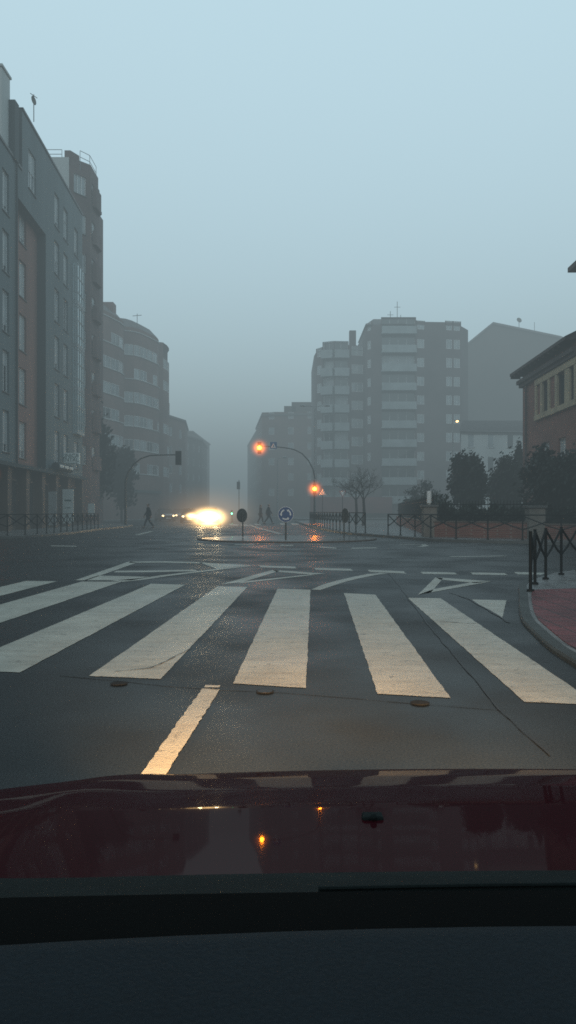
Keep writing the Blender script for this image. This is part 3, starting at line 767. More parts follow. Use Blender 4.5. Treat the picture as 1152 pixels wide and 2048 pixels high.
# roofs
b = MB(); cx0, cx1 = rf[0][0], P(812, 121).x
e0 = [(cx0 - .2, 121), (cx1, 120.4), (cx1, 134), (cx0 - .2, 134)]
r0 = [b.bm.verts.new((x, y, HR + .01)) for x, y in e0]
r1 = [b.bm.verts.new((x, y, HR + 1.7)) for x, y in ((P(748, 123).x, 124), (P(790, 123).x, 124), (P(790, 123).x, 131), (P(748, 123).x, 131))]
for i in range(4): b.bm.faces.new((r0[i], r0[(i + 1) % 4], r1[(i + 1) % 4], r1[i]))
b.bm.faces.new(r1); b.build('roof', M['slate'], bT)
b = MB(); b.prism([(x, y) for x, y in rf[3:7]] + [(P(925, 126).x, 127), (P(832, 126).x, 127)], HR, HR + .5); b.build('parapet', M['brickT'], bT)
b = MB(); base = lf[1:]; r0 = [b.bm.verts.new((x, y, HL + .01)) for x, y in base] ; r1 = [b.bm.verts.new((x * .4 + P(715, 131).x * .6, y + 4.2, HL + 1.7)) for x, y in base]
for i in range(len(base) - 1): b.bm.faces.new((r0[i], r0[i + 1], r1[i + 1], r1[i]))
b.build('roof', M['slate'], bT)
MB().box((P(706, 126).x, 127, HL + 1.9), (1.1, 1.1, 3.4)).build('chimney', M['brickT'], bT)
b = MB()
for px, h in ((798, 4.6), (784, 3.0), (805, 2.4)): x = P(px, 122).x; b.tube([(x, 124, HR), (x, 124, HR + h)], .05, 5); b.tube([(x - .5, 124, HR + h * .8), (x + .5, 124, HR + h * .8)], .04, 5)
b.build('aerial', M['signback'], bT)
MB().box((P(700, 122).x, 120, 2.1), (13, 1.2, 2.6)).build('shop_front', mat('red_front', (0.16, 0.05, 0.045), .7, .3, .5), bT)

# hazy gabled mass behind the tower
bG = thing('apartment_building', 'huge hazy gable-roofed mass looming to the right of the balcony tower', 'building', (38, 155, 0))
YG = 150.0
xl, xp, xr, xrr = P(915, YG).x, P(985, YG).x, P(1120, YG).x, P(1200, YG).x
b = MB(); zl, zp, zr = HT(705, YG), HT(648, YG), HT(676, YG)
ft = [(xl, 0), (xrr, 0), (xrr, zr - 3), (xr, zr), (xp, zp), (xl, zl)]
fr_ = [b.bm.verts.new((x, YG, z)) for x, z in ft]; bk_ = [b.bm.verts.new((x, YG + 20, z)) for x, z in ft]
b.bm.faces.new(fr_); b.bm.faces.new(bk_[::-1])
for i in (0, 1, 5): j = (i + 1) % 6; b.bm.faces.new((fr_[i], fr_[j], bk_[j], bk_[i]))
b.build('wall', M['hazeblock'], bG)
b = MB()
for i in (2, 3, 4):
    a, c = ft[i], ft[i + 1]
    b.quad((a[0], YG - .4, a[1] + .3), (c[0], YG - .4, c[1] + .3), (c[0], YG + 20, c[1] + .3), (a[0], YG + 20, a[1] + .3))
    b.quad((a[0], YG - .4, a[1] + .3), (c[0], YG - .4, c[1] + .3), (c[0], YG - .4, c[1] - .1), (a[0], YG - .4, a[1] - .1))
b.build('roof', M['slate'], bG)
b = MB(); x = P(1041, YG).x
b.tube([(x, YG + 1, zr), (x, YG + 1, zp + 1.2)], .06, 5); b.disc((x, YG + .9, zp + 1.0), (.3, -1, .4), .55, .06, 14); b.build('dish_aerial', M['signback'], bG)
x = P(1072, YG).x; b = MB(); b.tube([(x, YG + 1, zr), (x, YG + 1, zp + .6)], .05, 5); b.build('aerial', M['signback'], bG)

# pale low building behind the garden
random.seed(31)
t, c = block('apartment_building', 'low pale grey building with a pitched roof half hidden by the garden trees', [(P(922, 96).x, 96), (P(1045, 96).x, 97), (40, 110), (P(922, 108).x, 108)], HT(868, 96), 'white', 3, 2.3, winm=('glass', 'glass', 'glasspale'), sidesel=[0], z0=HT(990, 96), wh=1.9, ww=.45, sills=True)
b = MB(); z0_ = HT(868, 96) + .36; b.quad((P(918, 95.5).x, 95.5, z0_), (P(1050, 95.5).x, 96.5, z0_), (41, 103, z0_ + 2.2), (P(925, 103).x, 103, z0_ + 2.2)); b.build('roof', M['roof'], t)
# middle distance on the right side of the street
random.seed(41)
t, c = block('apartment_building', 'hazy brick block with a roof garden, left of the balcony tower', [(P(524, 150).x, 150), (P(640, 148).x, 148), (P(640, 170).x, 170), (P(512, 175).x, 175)], HT(832, 150), 'brickC', 6, 3.5, sidesel=[0, 3], winm=('shutter', 'glasspale'))
for px, w, h in ((580, 2.4, 2.2), (606, 4.6, 3.0), (560, 3.0, 1.0)): MB().box((P(px, 152).x, 153, HT(832, 150) + h / 2), (w, 3, h)).build('attic', M['hazeblock'], t)
t, c = block('apartment_building', 'faint lower block closing the right row far down the street', [(P(512, 182).x, 182), (P(560, 182).x, 182), (P(560, 215).x, 215), (P(495, 222).x, 222)], HT(865, 182), 'hazeblock', 5, 4, sidesel=[0, 3])

# ------------------------------------------------------------------ right: brick building with sandstone window band
bR = thing('school_building', 'rust-red brick building with sandstone window frames and a dark overhanging roof', 'building', (14, 40, 0))
def gx(Y): return 12.6 + 0.033 * Y
Y0, Y1 = 35.6, 45.0
sl = math.sqrt(1 + .033 ** 2)
b = MB()
bays = [(41.15, 1.25), (38.4, 1.4), (36.2, 1.3)]
# the street side is on the left here, so walk far -> near to keep the outside on the right
u_of = lambda Y: (Y1 - Y) * sl
hU = [(u_of(Y) - w / 2 * 1.0, u_of(Y) + w / 2, 6.55, 8.2) for Y, w in ((40.55, 1.3), (37.95, 1.5), (36.35, 1.0))]
hL = [(u_of(Y) - w / 2, u_of(Y) + w / 2, 2.6, 4.9) for Y, w in ((40.55, 1.2), (37.95, 1.2))]
pt = wall_into(b, (gx(Y1), Y1), (gx(Y0), Y0), 0, 9.5, hU + hL, .22)
wall_into(b, (30, Y1), (gx(Y1), Y1), 0, 9.5, [])
b.build('wall', M['brickR'], bR)
for h in hU: window(bR, pt, h, depth=.18, pane='glass', mull=1, frame='brown', sill=False)
for h in hL: window(bR, pt, h, depth=.18, pane='glass', mull=1, frame='frame', blind=.3)
b = MB(); ua, ub = u_of(42.3), u_of(35.65)
_obox(b, pt, ua, ub, 8.22, 8.55, -.10, .05); _obox(b, pt, ua, ub, 6.25, 6.53, -.14, .05)
for h in hU:
    for u in (h[0], h[1]): _obox(b, pt, u - .17, u + .17, 6.53, 8.22, -.07, .05)
_obox(b, pt, ua, ua + .28, 6.53, 8.22, -.09, .05)
b.build('window_surround', M['stone'], bR)
b = MB(); _obox(b, pt, -.12, u_of(Y0), 0, .8, -.09, .05); b.build('plinth', M['brown'], bR)
b = MB(); _obox(b, pt, -.35, u_of(Y0), 8.78, 9.0, -.30, .05); _obox(b, pt, -.25, u_of(Y0), 8.58, 8.78, -.18, .05); b.build('cornice', M['roof'], bR)
b = MB(); ov = .62
pa, pb = pt(-.6, 9.5, -ov), pt(u_of(Y0), 9.5, -ov)
b.quad(pa, pb, pb + Vector((4.5, 0, 2.2)), pa + Vector((4.5, -2.5, 2.2))); b.quad(pa + Vector((0, 0, -.16)), pb + Vector((0, 0, -.16)), pb, pa)
b.quad(pa + Vector((0, 0, -.16)), pb + Vector((0, 0, -.16)), pt(u_of(Y0), 9.34, 0), pt(-.6, 9.34, 0)); b.quad(pa, pa + Vector((4.5, -2.5, 2.2)), Vector((30, Y1 + .4, 11.7)), Vector((30, Y1 + .8, 9.5)))
b.quad(pa, pa + Vector((0, 0, -.16)), Vector((30, Y1 + .8, 9.34)), Vector((30, Y1 + .8, 9.5)))
b.build('roof', M['roof'], bR)
for i in range(12):
    b = MB(); _obox(b, pt, -.6 + i * .8, -.5 + i * .8, 9.2, 9.335, -ov + .05, 0); b.build('eave_bracket', M['roof'], bR)
# taller wing nearer to the road
b = MB(); b.prism([(gx(22), 22), (30, 22), (30, Y0 - .02), (gx(Y0), Y0 - .02)], 0, 12.4); b.build('wing', M['brickR'], bR)
b = MB(); b.prism([(gx(22) - .55, 21.4), (30, 21.4), (30, Y0 - .3), (gx(Y0) - .62, Y0 - .3)], 12.4, 12.62); b.prism([(gx(22) - .3, 21.8), (30, 21.8), (30, Y0 - .6), (gx(Y0) - .3, Y0 - .6)], 12.62, 13.1); b.build('wing_roof', M['roof'], bR)
b = MB(); b.tube([pt(1.0, .8, -.1), pt(1.0, 9.2, -.1)], .06, 8); b.build('downpipe', M['roof'], bR)

# ------------------------------------------------------------------ garden wall, railings, pillars
def railing_wall(label, a, c, zb, zt, pitch, name='railing_wall'):
    a, c = Vector((*a, 0)), Vector((*c, 0)); d = (c - a); L_ = d.length; d.normalize(); rz = math.atan2(d.y, d.x)
    t = thing(name, label, 'fence', (a + c) / 2)
    MB().box((a + c) / 2 + Vector((0, 0, .1 + zb / 2)), (L_, .3, zb), rz).build('base_wall', M['brickR'], t)
    MB().box((a + c) / 2 + Vector((0, 0, .13 + zb)), (L_, .36, .06), rz).build('coping', M['brown'], t)
    b = MB(); n = int(L_ / pitch)
    for i in range(n + 1):
        p = a + d * (L_ * i / n); b.tube([(p.x, p.y, zb + .15), (p.x, p.y, zt + .06)], .012, 5)
    for z in (zb + .28, zt - .1): b.box((a + c) / 2 + Vector((0, 0, z)), (L_, .03, .04), rz)
    b.build('railing', M['fence'], t); return t
W0, W1, W2 = (6.1, 31.4), (9.5, 29.0), (15.5, 26.4)
railing_wall('red brick garden wall topped with iron railings, running along the kerb between two stone pillars', W0, W1, .62, 1.55, .13)
railing_wall('brick garden wall with pale topped railings in front of the rust-red building', W1, W2, .55, 1.35, .13)
railing_wall('dark garden wall and railings running away from the road beside the bare trees', (9.4, 64), W0, .6, 1.75, .3)
def pillar(x, y, h, w, label, ball):
    t = thing('gate_pillar', label, 'pillar', (x, y, .1), 'stone pillars of the garden wall')
    MB().box((x, y, .1 + h / 2), (w, w, h)).build('shaft', M['oldstone'], t, bevel=.02)
    MB().box((x, y, .1 + h + .05), (w + .14, w + .14, .1)).build('cap', M['kerb'], t, bevel=.02)
    if ball: MB().tube([(x, y, h + .2), (x, y, h + .28), (x, y, h + .78)], [.04, .1, .1], 10).build('lamp_shade', M['signwhite'], t)
pillar(5.93, 31.5, 1.25, .55, 'stone gate pillar carrying a small white lamp, at the end of the brick garden wall', True)
pillar(9.55, 29.0, 1.2, .62, 'stone pillar below the corner of the rust-red building', False)

def leaf_cloud(b, c, rad, n, size, seed, squash=1.0, core=.35):
    """leaves gathered in clumps through an ellipsoid"""
    rnd = random.Random(seed); c = Vector(c)
    cl = []
    for _ in range(max(6, n // 70)):
        while True:
            v = Vector((rnd.uniform(-1, 1), rnd.uniform(-1, 1), rnd.uniform(-1, 1)))
            if core < v.length < 1: break
        cl.append((v, rnd.uniform(.16, .36)))
    for _ in range(n):
        v, r_ = rnd.choice(cl)
        p = v + Vector((rnd.gauss(0, 1), rnd.gauss(0, 1), rnd.gauss(0, 1))) * r_ * .55
        p = c + Vector((p.x * rad[0], p.y * rad[1], p.z * rad[2]))
        a = Vector((rnd.gauss(0, 1), rnd.gauss(0, 1), rnd.gauss(0, 1))).normalized(); q = a.orthogonal().normalized()
        s_ = size * rnd.uniform(.6, 1.5); q2 = a.cross(q) * s_ * .5; q = q * s_
        b.quad(p - q, p + q2, p + q, p - q2)
def evergreen(label, x, y, h, r_, trunk, seed, n=2600, leaf='leafdark', cat='tree', name='evergreen_tree', size=.11, group='evergreen trees in the garden', squash=1.0):
    t = thing(name, label, cat, (x, y, .1), group)
    rnd = random.Random(seed); b = MB()
    b.tube([(x, y, 0), (x + .03, y, trunk), (x, y + .05, h * .75)], [.14, .10, .04], 8)
    for i in range(7):
        an = rnd.uniform(0, 6.28); z = trunk + (h - trunk) * rnd.uniform(.05, .6)
        b.tube([(x, y, z - .2), (x + math.cos(an) * r_ * .7, y + math.sin(an) * r_ * .7, z + r_ * .5)], [.05, .015], 6)
    b.build('trunk', M['bark'], t)
    b = MB(); hz = (h - trunk) / 2 + .15
    leaf_cloud(b, (x, y, trunk + hz - .15), (r_, r_, hz), n, size, seed)
    b.build('crown', M[leaf], t)
evergreen('round-crowned evergreen tree in front of the pale building, nearest the lit street lamp', P(936, 44).x, 44, 4.35, 1.02, 1.4, 1, 7500)
evergreen('round evergreen tree between the first garden tree and the corner of the brick building', P(1013, 46).x, 46, 4.1, 1.12, 1.2, 2, 7500)
evergreen('broad dark evergreen covering the lower windows of the rust-red building', P(1118, 33.5).x, 33.5, 4.0, 1.6, .9, 3, 8500)
evergreen('dusky evergreen showing behind the railings at the foot of the balcony tower', P(850, 60).x, 60, 3.2, 1.5, .6, 4, 2600)
evergreen('narrow dark conifer against the far corner of the rust-red building', P(1036, 50).x, 50, 5.6, .42, .8, 5, 2600)
def hedge(label, a, c, w, h, seed, n, name='hedge'):
    a, c = Vector((*a, 0)), Vector((*c, 0)); t = thing(name, label, 'hedge', (a + c) / 2)
    rnd = random.Random(seed); b = MB(); d = (c - a); nn = Vector((-d.y, d.x, 0)).normalized()
    for _ in range(n):
        u = rnd.random(); s_ = rnd.uniform(-1, 1); z = rnd.random() ** .7
        hh = h * (1 + .10 * math.sin(u * 23 + seed) + .07 * math.sin(u * 61))
        p = a + d * u + nn * s_ * w * (1 - .3 * z * z) + Vector((0, 0, .12 + z * hh))
        q = Vector((rnd.gauss(0, 1), rnd.gauss(0, 1), rnd.gauss(0, 1))).normalized(); r1 = q.orthogonal().normalized() * .11 * rnd.uniform(.6, 1.4); r2 = q.cross(r1) * .5
        b.quad(p - r1, p + r2, p + r1, p - r2)
    b.build('foliage', M['leafmid'], t)
    b = MB(); m = 9
    for i in range(m): p = a + d * ((i + .5) / m); b.tube([(p.x, p.y, .05), (p.x + rnd.uniform(-.1, .1), p.y, h * .7)], [.03, .012], 5)
    b.build('stem', M['bark'], t)
hedge('dark clipped hedge behind the railings of the brick garden wall', (6.6, 32.4), (10.2, 30.2), .45, 1.2, 1, 5200)
hedge('dark hedge behind the pale railings in front of the rust-red building', (10.2, 30.0), (15.8, 27.4), .4, 1.25, 2, 4200)
hedge('shadowy hedge lining the garden wall that runs away from the road', (9.9, 64), (6.9, 33.2), .45, 1.75, 3, 4200)

def bare_tree(label, x, y, h, seed, group=None, spread=.62, cr='bark', depth=5):
    t = thing('bare_tree', label, 'tree', (x, y, .1), group)
    rnd = random.Random(seed); tr, cw = MB(), MB()
    tr.tube([(x, y, 0), (x + .05, y, h * .22), (x, y, h * .42)], [.15, .11, .09], 8); tr.build('trunk', M['bark'], t)
    def grow(p, d, L_, r_, k):
        q = p + d * L_ * .5 + Vector((rnd.gauss(0, .05), rnd.gauss(0, .05), 0)) * L_; e = p + d * L_
        cw.tube([p, q, e], [r_, r_ * .8, r_ * .6], 5 if k > 2 else 4, cap=False)
        if k == 0: return
        for _ in range(rnd.choice((2, 3, 3))):
            v = (d + Vector((rnd.gauss(0, spread), rnd.gauss(0, spread), rnd.gauss(.08, spread * .5)))).normalized()
            grow(e if rnd.random() < .6 else q, v, L_ * rnd.uniform(.62, .85), r_ * .6, k - 1)
    for i in range(4):
        an = i * 1.57 + rnd.uniform(-.4, .4)
        grow(Vector((x, y, h * .40)), Vector((math.cos(an) * .55, math.sin(an) * .55, .9)).normalized(), h * .19, .05, depth)
    cw.build('crown', M['bark'], t)
bare_tree('leafless street tree on the right pavement with a slim leaning trunk', P(727, 55).x, 55, 4.9, 2, 'bare trees on the right pavement')
bare_tree('leafless street tree with a thicker trunk standing behind the slim one', P(712, 60).x, 60, 5.1, 4, 'bare trees on the right pavement')
evergreen('tall dark tree on the left pavement before the bowed brick block', P(207, 72).x, 66.5, 9.8, 2.2, 2.4, 8, 5200, name='street_tree', size=.2, group='dark trees at the side street')
evergreen('second dark street tree, shorter, beside the curved signal arm', P(243, 78).x, 78, 7.6, 1.9, 2.2, 9, 3800, name='street_tree', size=.2, group='dark trees at the side street')

# ------------------------------------------------------------------ railings with branching posts along the kerbs
def kerb_fence(label, pts, h=.92, z=.12, rail=True, gaps=(), r_=.027):
    pts = [Vector((p[0], p[1], z)) for p in pts]
    t = thing('kerb_fence', label, 'fence', pts[len(pts) // 2], 'black pedestrian fences on the kerbs')
    up = Vector((0, 0, h))
    for i, p in enumerate(pts):
        b = MB(); b.tube([p, p + up], r_, 8)
        b.tube([p, p + Vector((0, 0, .03))], r_ * 2.2, 8); b.build('post', M['fence'], t, smooth=False)
        b = MB(); hit = False
        for j in (i - 1, i + 1):
            if 0 <= j < len(pts) and (min(i, j)) not in gaps:
                q = pts[j]; m = p + Vector((0, 0, h * .42))
                b.tube([m, m.lerp(q + up * .97, .35) + Vector((0, 0, -.03)), q + Vector((0, 0, h * .97))], r_ * .85, 6); hit = True
        if hit: b.build('brace', M['fence'], t)
        else: b.bm.free()
    if rail:
        b = MB()
        for i, (p, q) in enumerate(zip(pts, pts[1:])):
            if i not in gaps: b.tube([p + up, q + up], r_ * .9, 6)
        b.build('top_rail', M['fence'], t)
    return t
def spaced(curve, step):
    out = [curve[0].copy()]; acc = 0
    for a, c in zip(curve, curve[1:]):
        L_ = (c - a).length; s_ = step - acc
        while s_ <= L_:
            out.append(a.lerp(c, s_ / L_)); s_ += step
        acc = (acc + L_) % step if L_ else acc
        acc = (c - out[-1]).length
    return out
lfp = spaced(arc_fill([(-13.3, 32.45), (-12.25, 32.6), (-11.75, 34), (-11.55, 36.6), (-11.65, 42), (-11.95, 47.5)]), 1.12)
kerb_fence('black fence of branching posts along the left kerb in front of the shops', lfp)
rfp = spaced(arc_fill([(1.75, 60), (2.1, 50.7), (2.75, 42.4), (3.25, 38.3), (3.9, 35.9), (4.15, 35.2)]), 1.25)
kerb_fence('black fence curving along the right pavement below the lower orange signal', rfp, h=.98)
kerb_fence('short black fence section past the gap, in front of the stone gate pillar', [(4.55, 34.1), (4.95, 33.0), (5.35, 31.6), (5.75, 30.2), (6.5, 29.0), (7.5, 28.15), (8.6, 27.5), (9.8, 26.9), (11, 26.4)], h=.92)
kerb_fence('tall near black fence at the corner of the red tactile pavement', [(3.46, 10.7), (3.87, 11.75), (4.33, 12.6), (4.92, 13.5), (5.5, 14.2), (6.2, 14.8), (7.0, 15.4), (7.9, 16.0)], h=.86, r_=.025, z=.05, rail=False)

# ------------------------------------------------------------------ signals, signs, lamps
def halo_mat(name, col, strength, power):  # self-glowing volume, painted glare that stands in for lens bloom and lit mist
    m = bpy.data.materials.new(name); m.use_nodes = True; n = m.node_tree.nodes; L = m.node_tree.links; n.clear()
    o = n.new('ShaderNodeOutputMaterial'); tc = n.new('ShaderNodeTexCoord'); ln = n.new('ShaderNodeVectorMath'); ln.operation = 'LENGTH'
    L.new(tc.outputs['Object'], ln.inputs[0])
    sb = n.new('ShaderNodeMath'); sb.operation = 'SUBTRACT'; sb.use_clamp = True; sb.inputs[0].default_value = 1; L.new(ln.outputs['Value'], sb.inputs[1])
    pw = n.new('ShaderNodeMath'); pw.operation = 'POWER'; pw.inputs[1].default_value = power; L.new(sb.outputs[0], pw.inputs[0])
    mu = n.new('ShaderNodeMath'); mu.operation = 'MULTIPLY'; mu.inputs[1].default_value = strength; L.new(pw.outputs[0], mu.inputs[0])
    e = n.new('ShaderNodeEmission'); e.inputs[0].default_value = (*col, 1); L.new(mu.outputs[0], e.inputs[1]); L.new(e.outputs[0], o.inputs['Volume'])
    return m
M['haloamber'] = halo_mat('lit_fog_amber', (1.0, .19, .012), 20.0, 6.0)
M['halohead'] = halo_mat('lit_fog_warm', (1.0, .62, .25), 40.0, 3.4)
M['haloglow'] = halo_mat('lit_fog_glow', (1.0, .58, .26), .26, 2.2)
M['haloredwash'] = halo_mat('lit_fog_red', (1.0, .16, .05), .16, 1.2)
def halo(parent, loc, size, m):  # added glow sphere around a lamp, not a part of it
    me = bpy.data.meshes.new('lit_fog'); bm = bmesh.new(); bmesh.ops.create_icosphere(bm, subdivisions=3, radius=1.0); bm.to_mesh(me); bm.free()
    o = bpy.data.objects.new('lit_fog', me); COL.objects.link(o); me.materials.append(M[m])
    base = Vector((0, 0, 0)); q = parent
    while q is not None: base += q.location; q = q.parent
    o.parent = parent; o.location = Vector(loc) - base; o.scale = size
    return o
def signal_head(parent, c, yaw, lit, n=3, sc=1.0, back=True):
    """housing with lenses under visors; lenses face yaw (0 = towards -Y)"""
    c = Vector(c); rot = Matrix.Rotation(yaw, 3, 'Z'); f = rot @ Vector((0, -1, 0))
    H = .34 * n * sc; b = MB()
    b.box(c, (.34 * sc, .22 * sc, H), yaw); hs = b.build('housing', M['housing'], parent, bevel=.03)
    if back:
        b = MB(); b.box(c - f * .04, (.52 * sc, .02, H + .18 * sc), yaw); b.build('backplate', M['housing'], hs)
    for i in range(n):
        z = H / 2 - .34 * sc * (i + .5); p = c + f * .125 * sc + Vector((0, 0, z))
        b = MB(); b.disc(p + f * (.05 if lit.get(i) else 0), f, .105 * sc * (1.45 if 'amber' in lit.get(i, '') else 1), .03, 24); b.build('lens', M[lit.get(i, 'lensoff')], hs)
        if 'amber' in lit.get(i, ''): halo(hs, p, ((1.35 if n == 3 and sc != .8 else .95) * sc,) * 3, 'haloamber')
        if 'amber' in lit.get(i, ''): continue
        b = MB(); r0 = []
        for k in range(9):
            a = math.pi * k / 8; x = rot @ Vector((math.cos(a) * .13 * sc, 0, 0)); zz = Vector((0, 0, math.sin(a) * .13 * sc))
            r0.append((p + x + zz - f * .02, p + x + zz + f * .2 * sc))
        for a, e in zip(r0, r0[1:]): b.quad(a[0], e[0], e[1], a[1])
        b.build('visor', M['housing'], hs)
    return hs
def tri_sign(parent, c, s_, name, inv=False):
    c = Vector(c); sg = -1 if inv else 1
    for k, (q, mm, off) in enumerate(((1, 'signred', 0), (.74, 'signwhite', -.012))):
        b = MB(); pts = [c + Vector((math.cos(a) * s_ * q, off, sg * math.sin(a) * s_ * q)) for a in (R(90), R(210), R(330))]
        vs = [b.bm.verts.new(p) for p in pts]; f_ = b.bm.faces.new(vs)
        e = bmesh.ops.extrude_face_region(b.bm, geom=[f_])
        bmesh.ops.translate(b.bm, vec=(0, .008, 0), verts=[v for v in e['geom'] if isinstance(v, bmesh.types.BMVert)])
        if k == 0: first = b.build(name, M['signwhite' if not inv else mm], parent)
        else: b.build('panel', M[mm], first)
    return first
YS = 69.0
sp = P(629, YS)
ts = thing('traffic_light', 'curved-arm traffic light with two glowing orange lamps, one overhead and one low on the pole', 'traffic light', (sp.x, YS, .12))
zt = HT(893, YS)
armx = P(519, YS).x
b = MB(); b.tube([(sp.x, YS, .1), (sp.x, YS, 3.6), (sp.x - .02, YS, HT(960, YS))], [.10, .08, .07], 10); b.build('pole', M['pole'], ts)
b = MB(); cpts = [(630, 958), (626, 938), (617, 921), (604, 907), (588, 899), (570, 895.5), (550, 893.5), (519, 892)]
b.tube([(P(x, YS).x, YS, HT(y, YS)) for x, y in cpts], [.065, .06, .06, .055, .05, .05, .045, .045], 8); b.build('arm', M['pole'], ts)
signal_head(ts, (armx, YS - .05, HT(896, YS)), 0, {1: 'amber'}, back=False, sc=1.05)
signal_head(ts, (sp.x, YS - .2, HT(978, YS)), 0, {1: 'amber'}, back=False, sc=.95)
# pedestrian crossing panel on the arm
cx, cz = P(547, YS).x, HT(891, YS)
b = MB(); b.box((cx, YS - .06, cz), (.62, .03, .62)); cp = b.build('crossing_sign', M['signblue'], ts, bevel=.01)
b = MB(); vs = [b.bm.verts.new(p) for p in ((cx - .24, YS - .08, cz - .22), (cx + .24, YS - .08, cz - .22), (cx, YS - .08, cz + .22))]; b.bm.faces.new(vs); b.build('white_triangle', M['signwhite'], cp)
b = MB(); b.tube([(cx, YS - .09, cz - .02), (cx - .01, YS - .09, cz + .05)], .035, 6); b.tube([(cx, YS - .09, cz - .04), (cx + .07, YS - .09, cz - .17)], .018, 6); b.tube([(cx, YS - .09, cz - .04), (cx - .06, YS - .09, cz - .17)], .018, 6); b.build('walker_figure', M['signblack'], cp)
w2 = thing('warning_sign', 'white triangular warning sign right beside the lower orange lamp', 'sign', (P(644, YS).x, YS + .3, .1))
tri_sign(w2, (P(645, YS).x, YS - .1, HT(986, YS)), .40, 'plate')
b = MB(); b.tube([(P(645, YS).x, YS, .1), (P(645, YS).x, YS, HT(976, YS))], .03, 6); b.build('pole', M['pole'], w2)
w3 = thing('give_way_sign', 'inverted triangular give-way sign near the bare trees', 'sign', (P(685, 66).x, 66, .1))
tri_sign(w3, (P(685, 66).x, 65.9, HT(986, 66)), .38, 'plate', True)
b = MB(); b.tube([(P(685, 66).x, 66, .1), (P(685, 66).x, 66, HT(976, 66))], .03, 6); b.build('pole', M['pole'], w3)

YL = 58.0
tl = thing('traffic_light', 'dark curved-arm traffic light on the left, overhead head seen from behind', 'traffic light', (P(250, YL).x, YL, .12))
b = MB(); b.tube([(P(251, YL).x, YL, .1), (P(251, YL).x, YL, HT(962, YL))], [.10, .075], 10); b.build('pole', M['pole'], tl)
b = MB(); cpts = [(251, 962), (256, 945), (267, 929), (282, 917), (300, 911), (322, 910), (357, 909.5)]
b.tube([(P(x, YL).x, YL, HT(y, YL)) for x, y in cpts], [.075, .065, .06, .055, .05, .05, .045], 8); b.build('arm', M['pole'], tl)
signal_head(tl, (P(357, YL).x, YL, HT(916, YL)), R(180), {}, back=True, sc=.9)
# near left signal, mostly beyond the picture's edge
p_ = P(-17, 33.5)
tn = thing('traffic_light', 'orange signal glowing at the very edge of the view by the left fence', 'traffic light', (p_.x, 33.5, .12))
b = MB(); b.tube([(p_.x, 33.6, .1), (p_.x, 33.6, 3.3)], .06, 8); b.build('pole', M['pole'], tn)
signal_head(tn, (p_.x, 33.4, HT(948, 33.5)), R(-20), {1: 'amberdim'}, back=False, sc=.8)
# far signals
tf = thing('traffic_light', 'tiny far traffic light on a slim pole down the street', 'traffic light', (P(477, 118).x, 118, 0))
b = MB(); b.tube([(P(478, 118).x, 118, 0), (P(478, 118).x, 118, HT(960, 118))], .07, 6); b.build('pole', M['pole'], tf)
signal_head(tf, (P(477, 118).x, 117.8, HT(971, 118)), 0, {}, back=True, sc=1.0)
tg = thing('traffic_light', 'low signal post with a small green light beside the glaring headlights', 'traffic light', (P(464, 76).x, 76, 0))
b = MB(); b.tube([(P(464, 76).x, 76, 0), (P(464, 76).x, 76, HT(1020, 76))], .05, 6); b.build('pole', M['pole'], tg)
signal_head(tg, (P(464, 76).x, 75.8, HT(1025, 76)), 0, {1: 'green'}, n=2, back=False, sc=.62)

# roundabout signs on the central island
def round_sign(label, x, y, zc, yaw, blue):
    t = thing('roundabout_sign', label, 'sign', (x, y, .1), 'round signs on the central island')
    f = Matrix.Rotation(yaw, 3, 'Z') @ Vector((0, -1, 0)); c = Vector((x, y, zc)) + f * .05
    rt = Vector((0, 0, 1)).cross(f)
    b = MB(); b.tube([(x, y, .08), (x, y, zc + .12)], .032, 8); b.build('pole', M['signback'], t)
    b = MB(); b.disc(c, f, .30, .02, 40); pl = b.build('plate', M['signback'], t)
    b = MB(); b.disc(c + f * .013, f, .298, .004, 40); fc = b.build('rim', M['signwhite'], pl)
    b = MB(); b.disc(c + f * .018, f, .281, .004, 40); b.build('face', M['signblue'], pl)
    o = c + f * .024; UP = Vector((0, 0, 1))
    for k in range(3):
        b = MB(); a0 = R(90 + 120 * k + 18)
        def at(a, r_): return o + rt * (math.cos(a) * r_) + UP * (math.sin(a) * r_)
        n = 9; span = R(66)
        for i in range(n):
            a, e = a0 + span * i / n, a0 + span * (i + 1) / n
            b.quad(at(a, .155), at(e, .155), at(e, .205), at(a, .205))
        e = a0 + span
        vs = [b.bm.verts.new(v) for v in (at(e, .125), at(e + R(26), .18), at(e, .235))]; b.bm.faces.new(vs)
        b.build('arrow', M['signwhite'], pl)
round_sign('blue roundabout sign with three white arrows facing the car, on the central island', P(571.5, 28.4).x, 28.45, HT(1029, 28.4), 0, True)
round_sign('round sign turned away showing its grey back, nearer the headlights', P(485.5, 32.2).x, 32.2, HT(1031, 32.2), R(-134), True)
round_sign('round sign seen nearly edge-on, in front of the curving right fence', P(688, 30.6).x, 30.6, HT(1031, 30.6), R(113), True)

# street lamps
def street_lamp(label, x, y, h, arm, lit, double=False):
    t = thing('street_lamp', label, 'street lamp', (x, y, .12), 'tall street lamps')
    b = MB(); b.tube([(x, y, .1), (x, y, h - .5)], [.10, .05], 8); b.build('pole', M['galv'], t)
    for s_ in ((1, -1) if double else (1,)):
        b = MB(); b.tube([(x, y, h - .5), (x + .1 * s_ * arm, y, h - .12), (x + .5 * arm * s_, y, h), (x + arm * s_, y, h)], .035, 6); b.build('arm', M['galv'], t)
        b = MB(); hx = x + (arm + .25) * s_
        b.tube([(hx - .3, y, h), (hx, y, h + .05), (hx + .3, y, h)], [.05, .13, .05], 8); hd = b.build('lamp_head', M['galv'], t)
        if lit: b = MB(); b.disc((hx, y, h - .08), (0, -.5, -1), .13, .05, 14); b.build('lens', M['street'], hd)
street_lamp('lit street lamp glowing pale yellow in front of the balcony tower', P(906, 72).x, 72, HT(841, 72), .15, True)
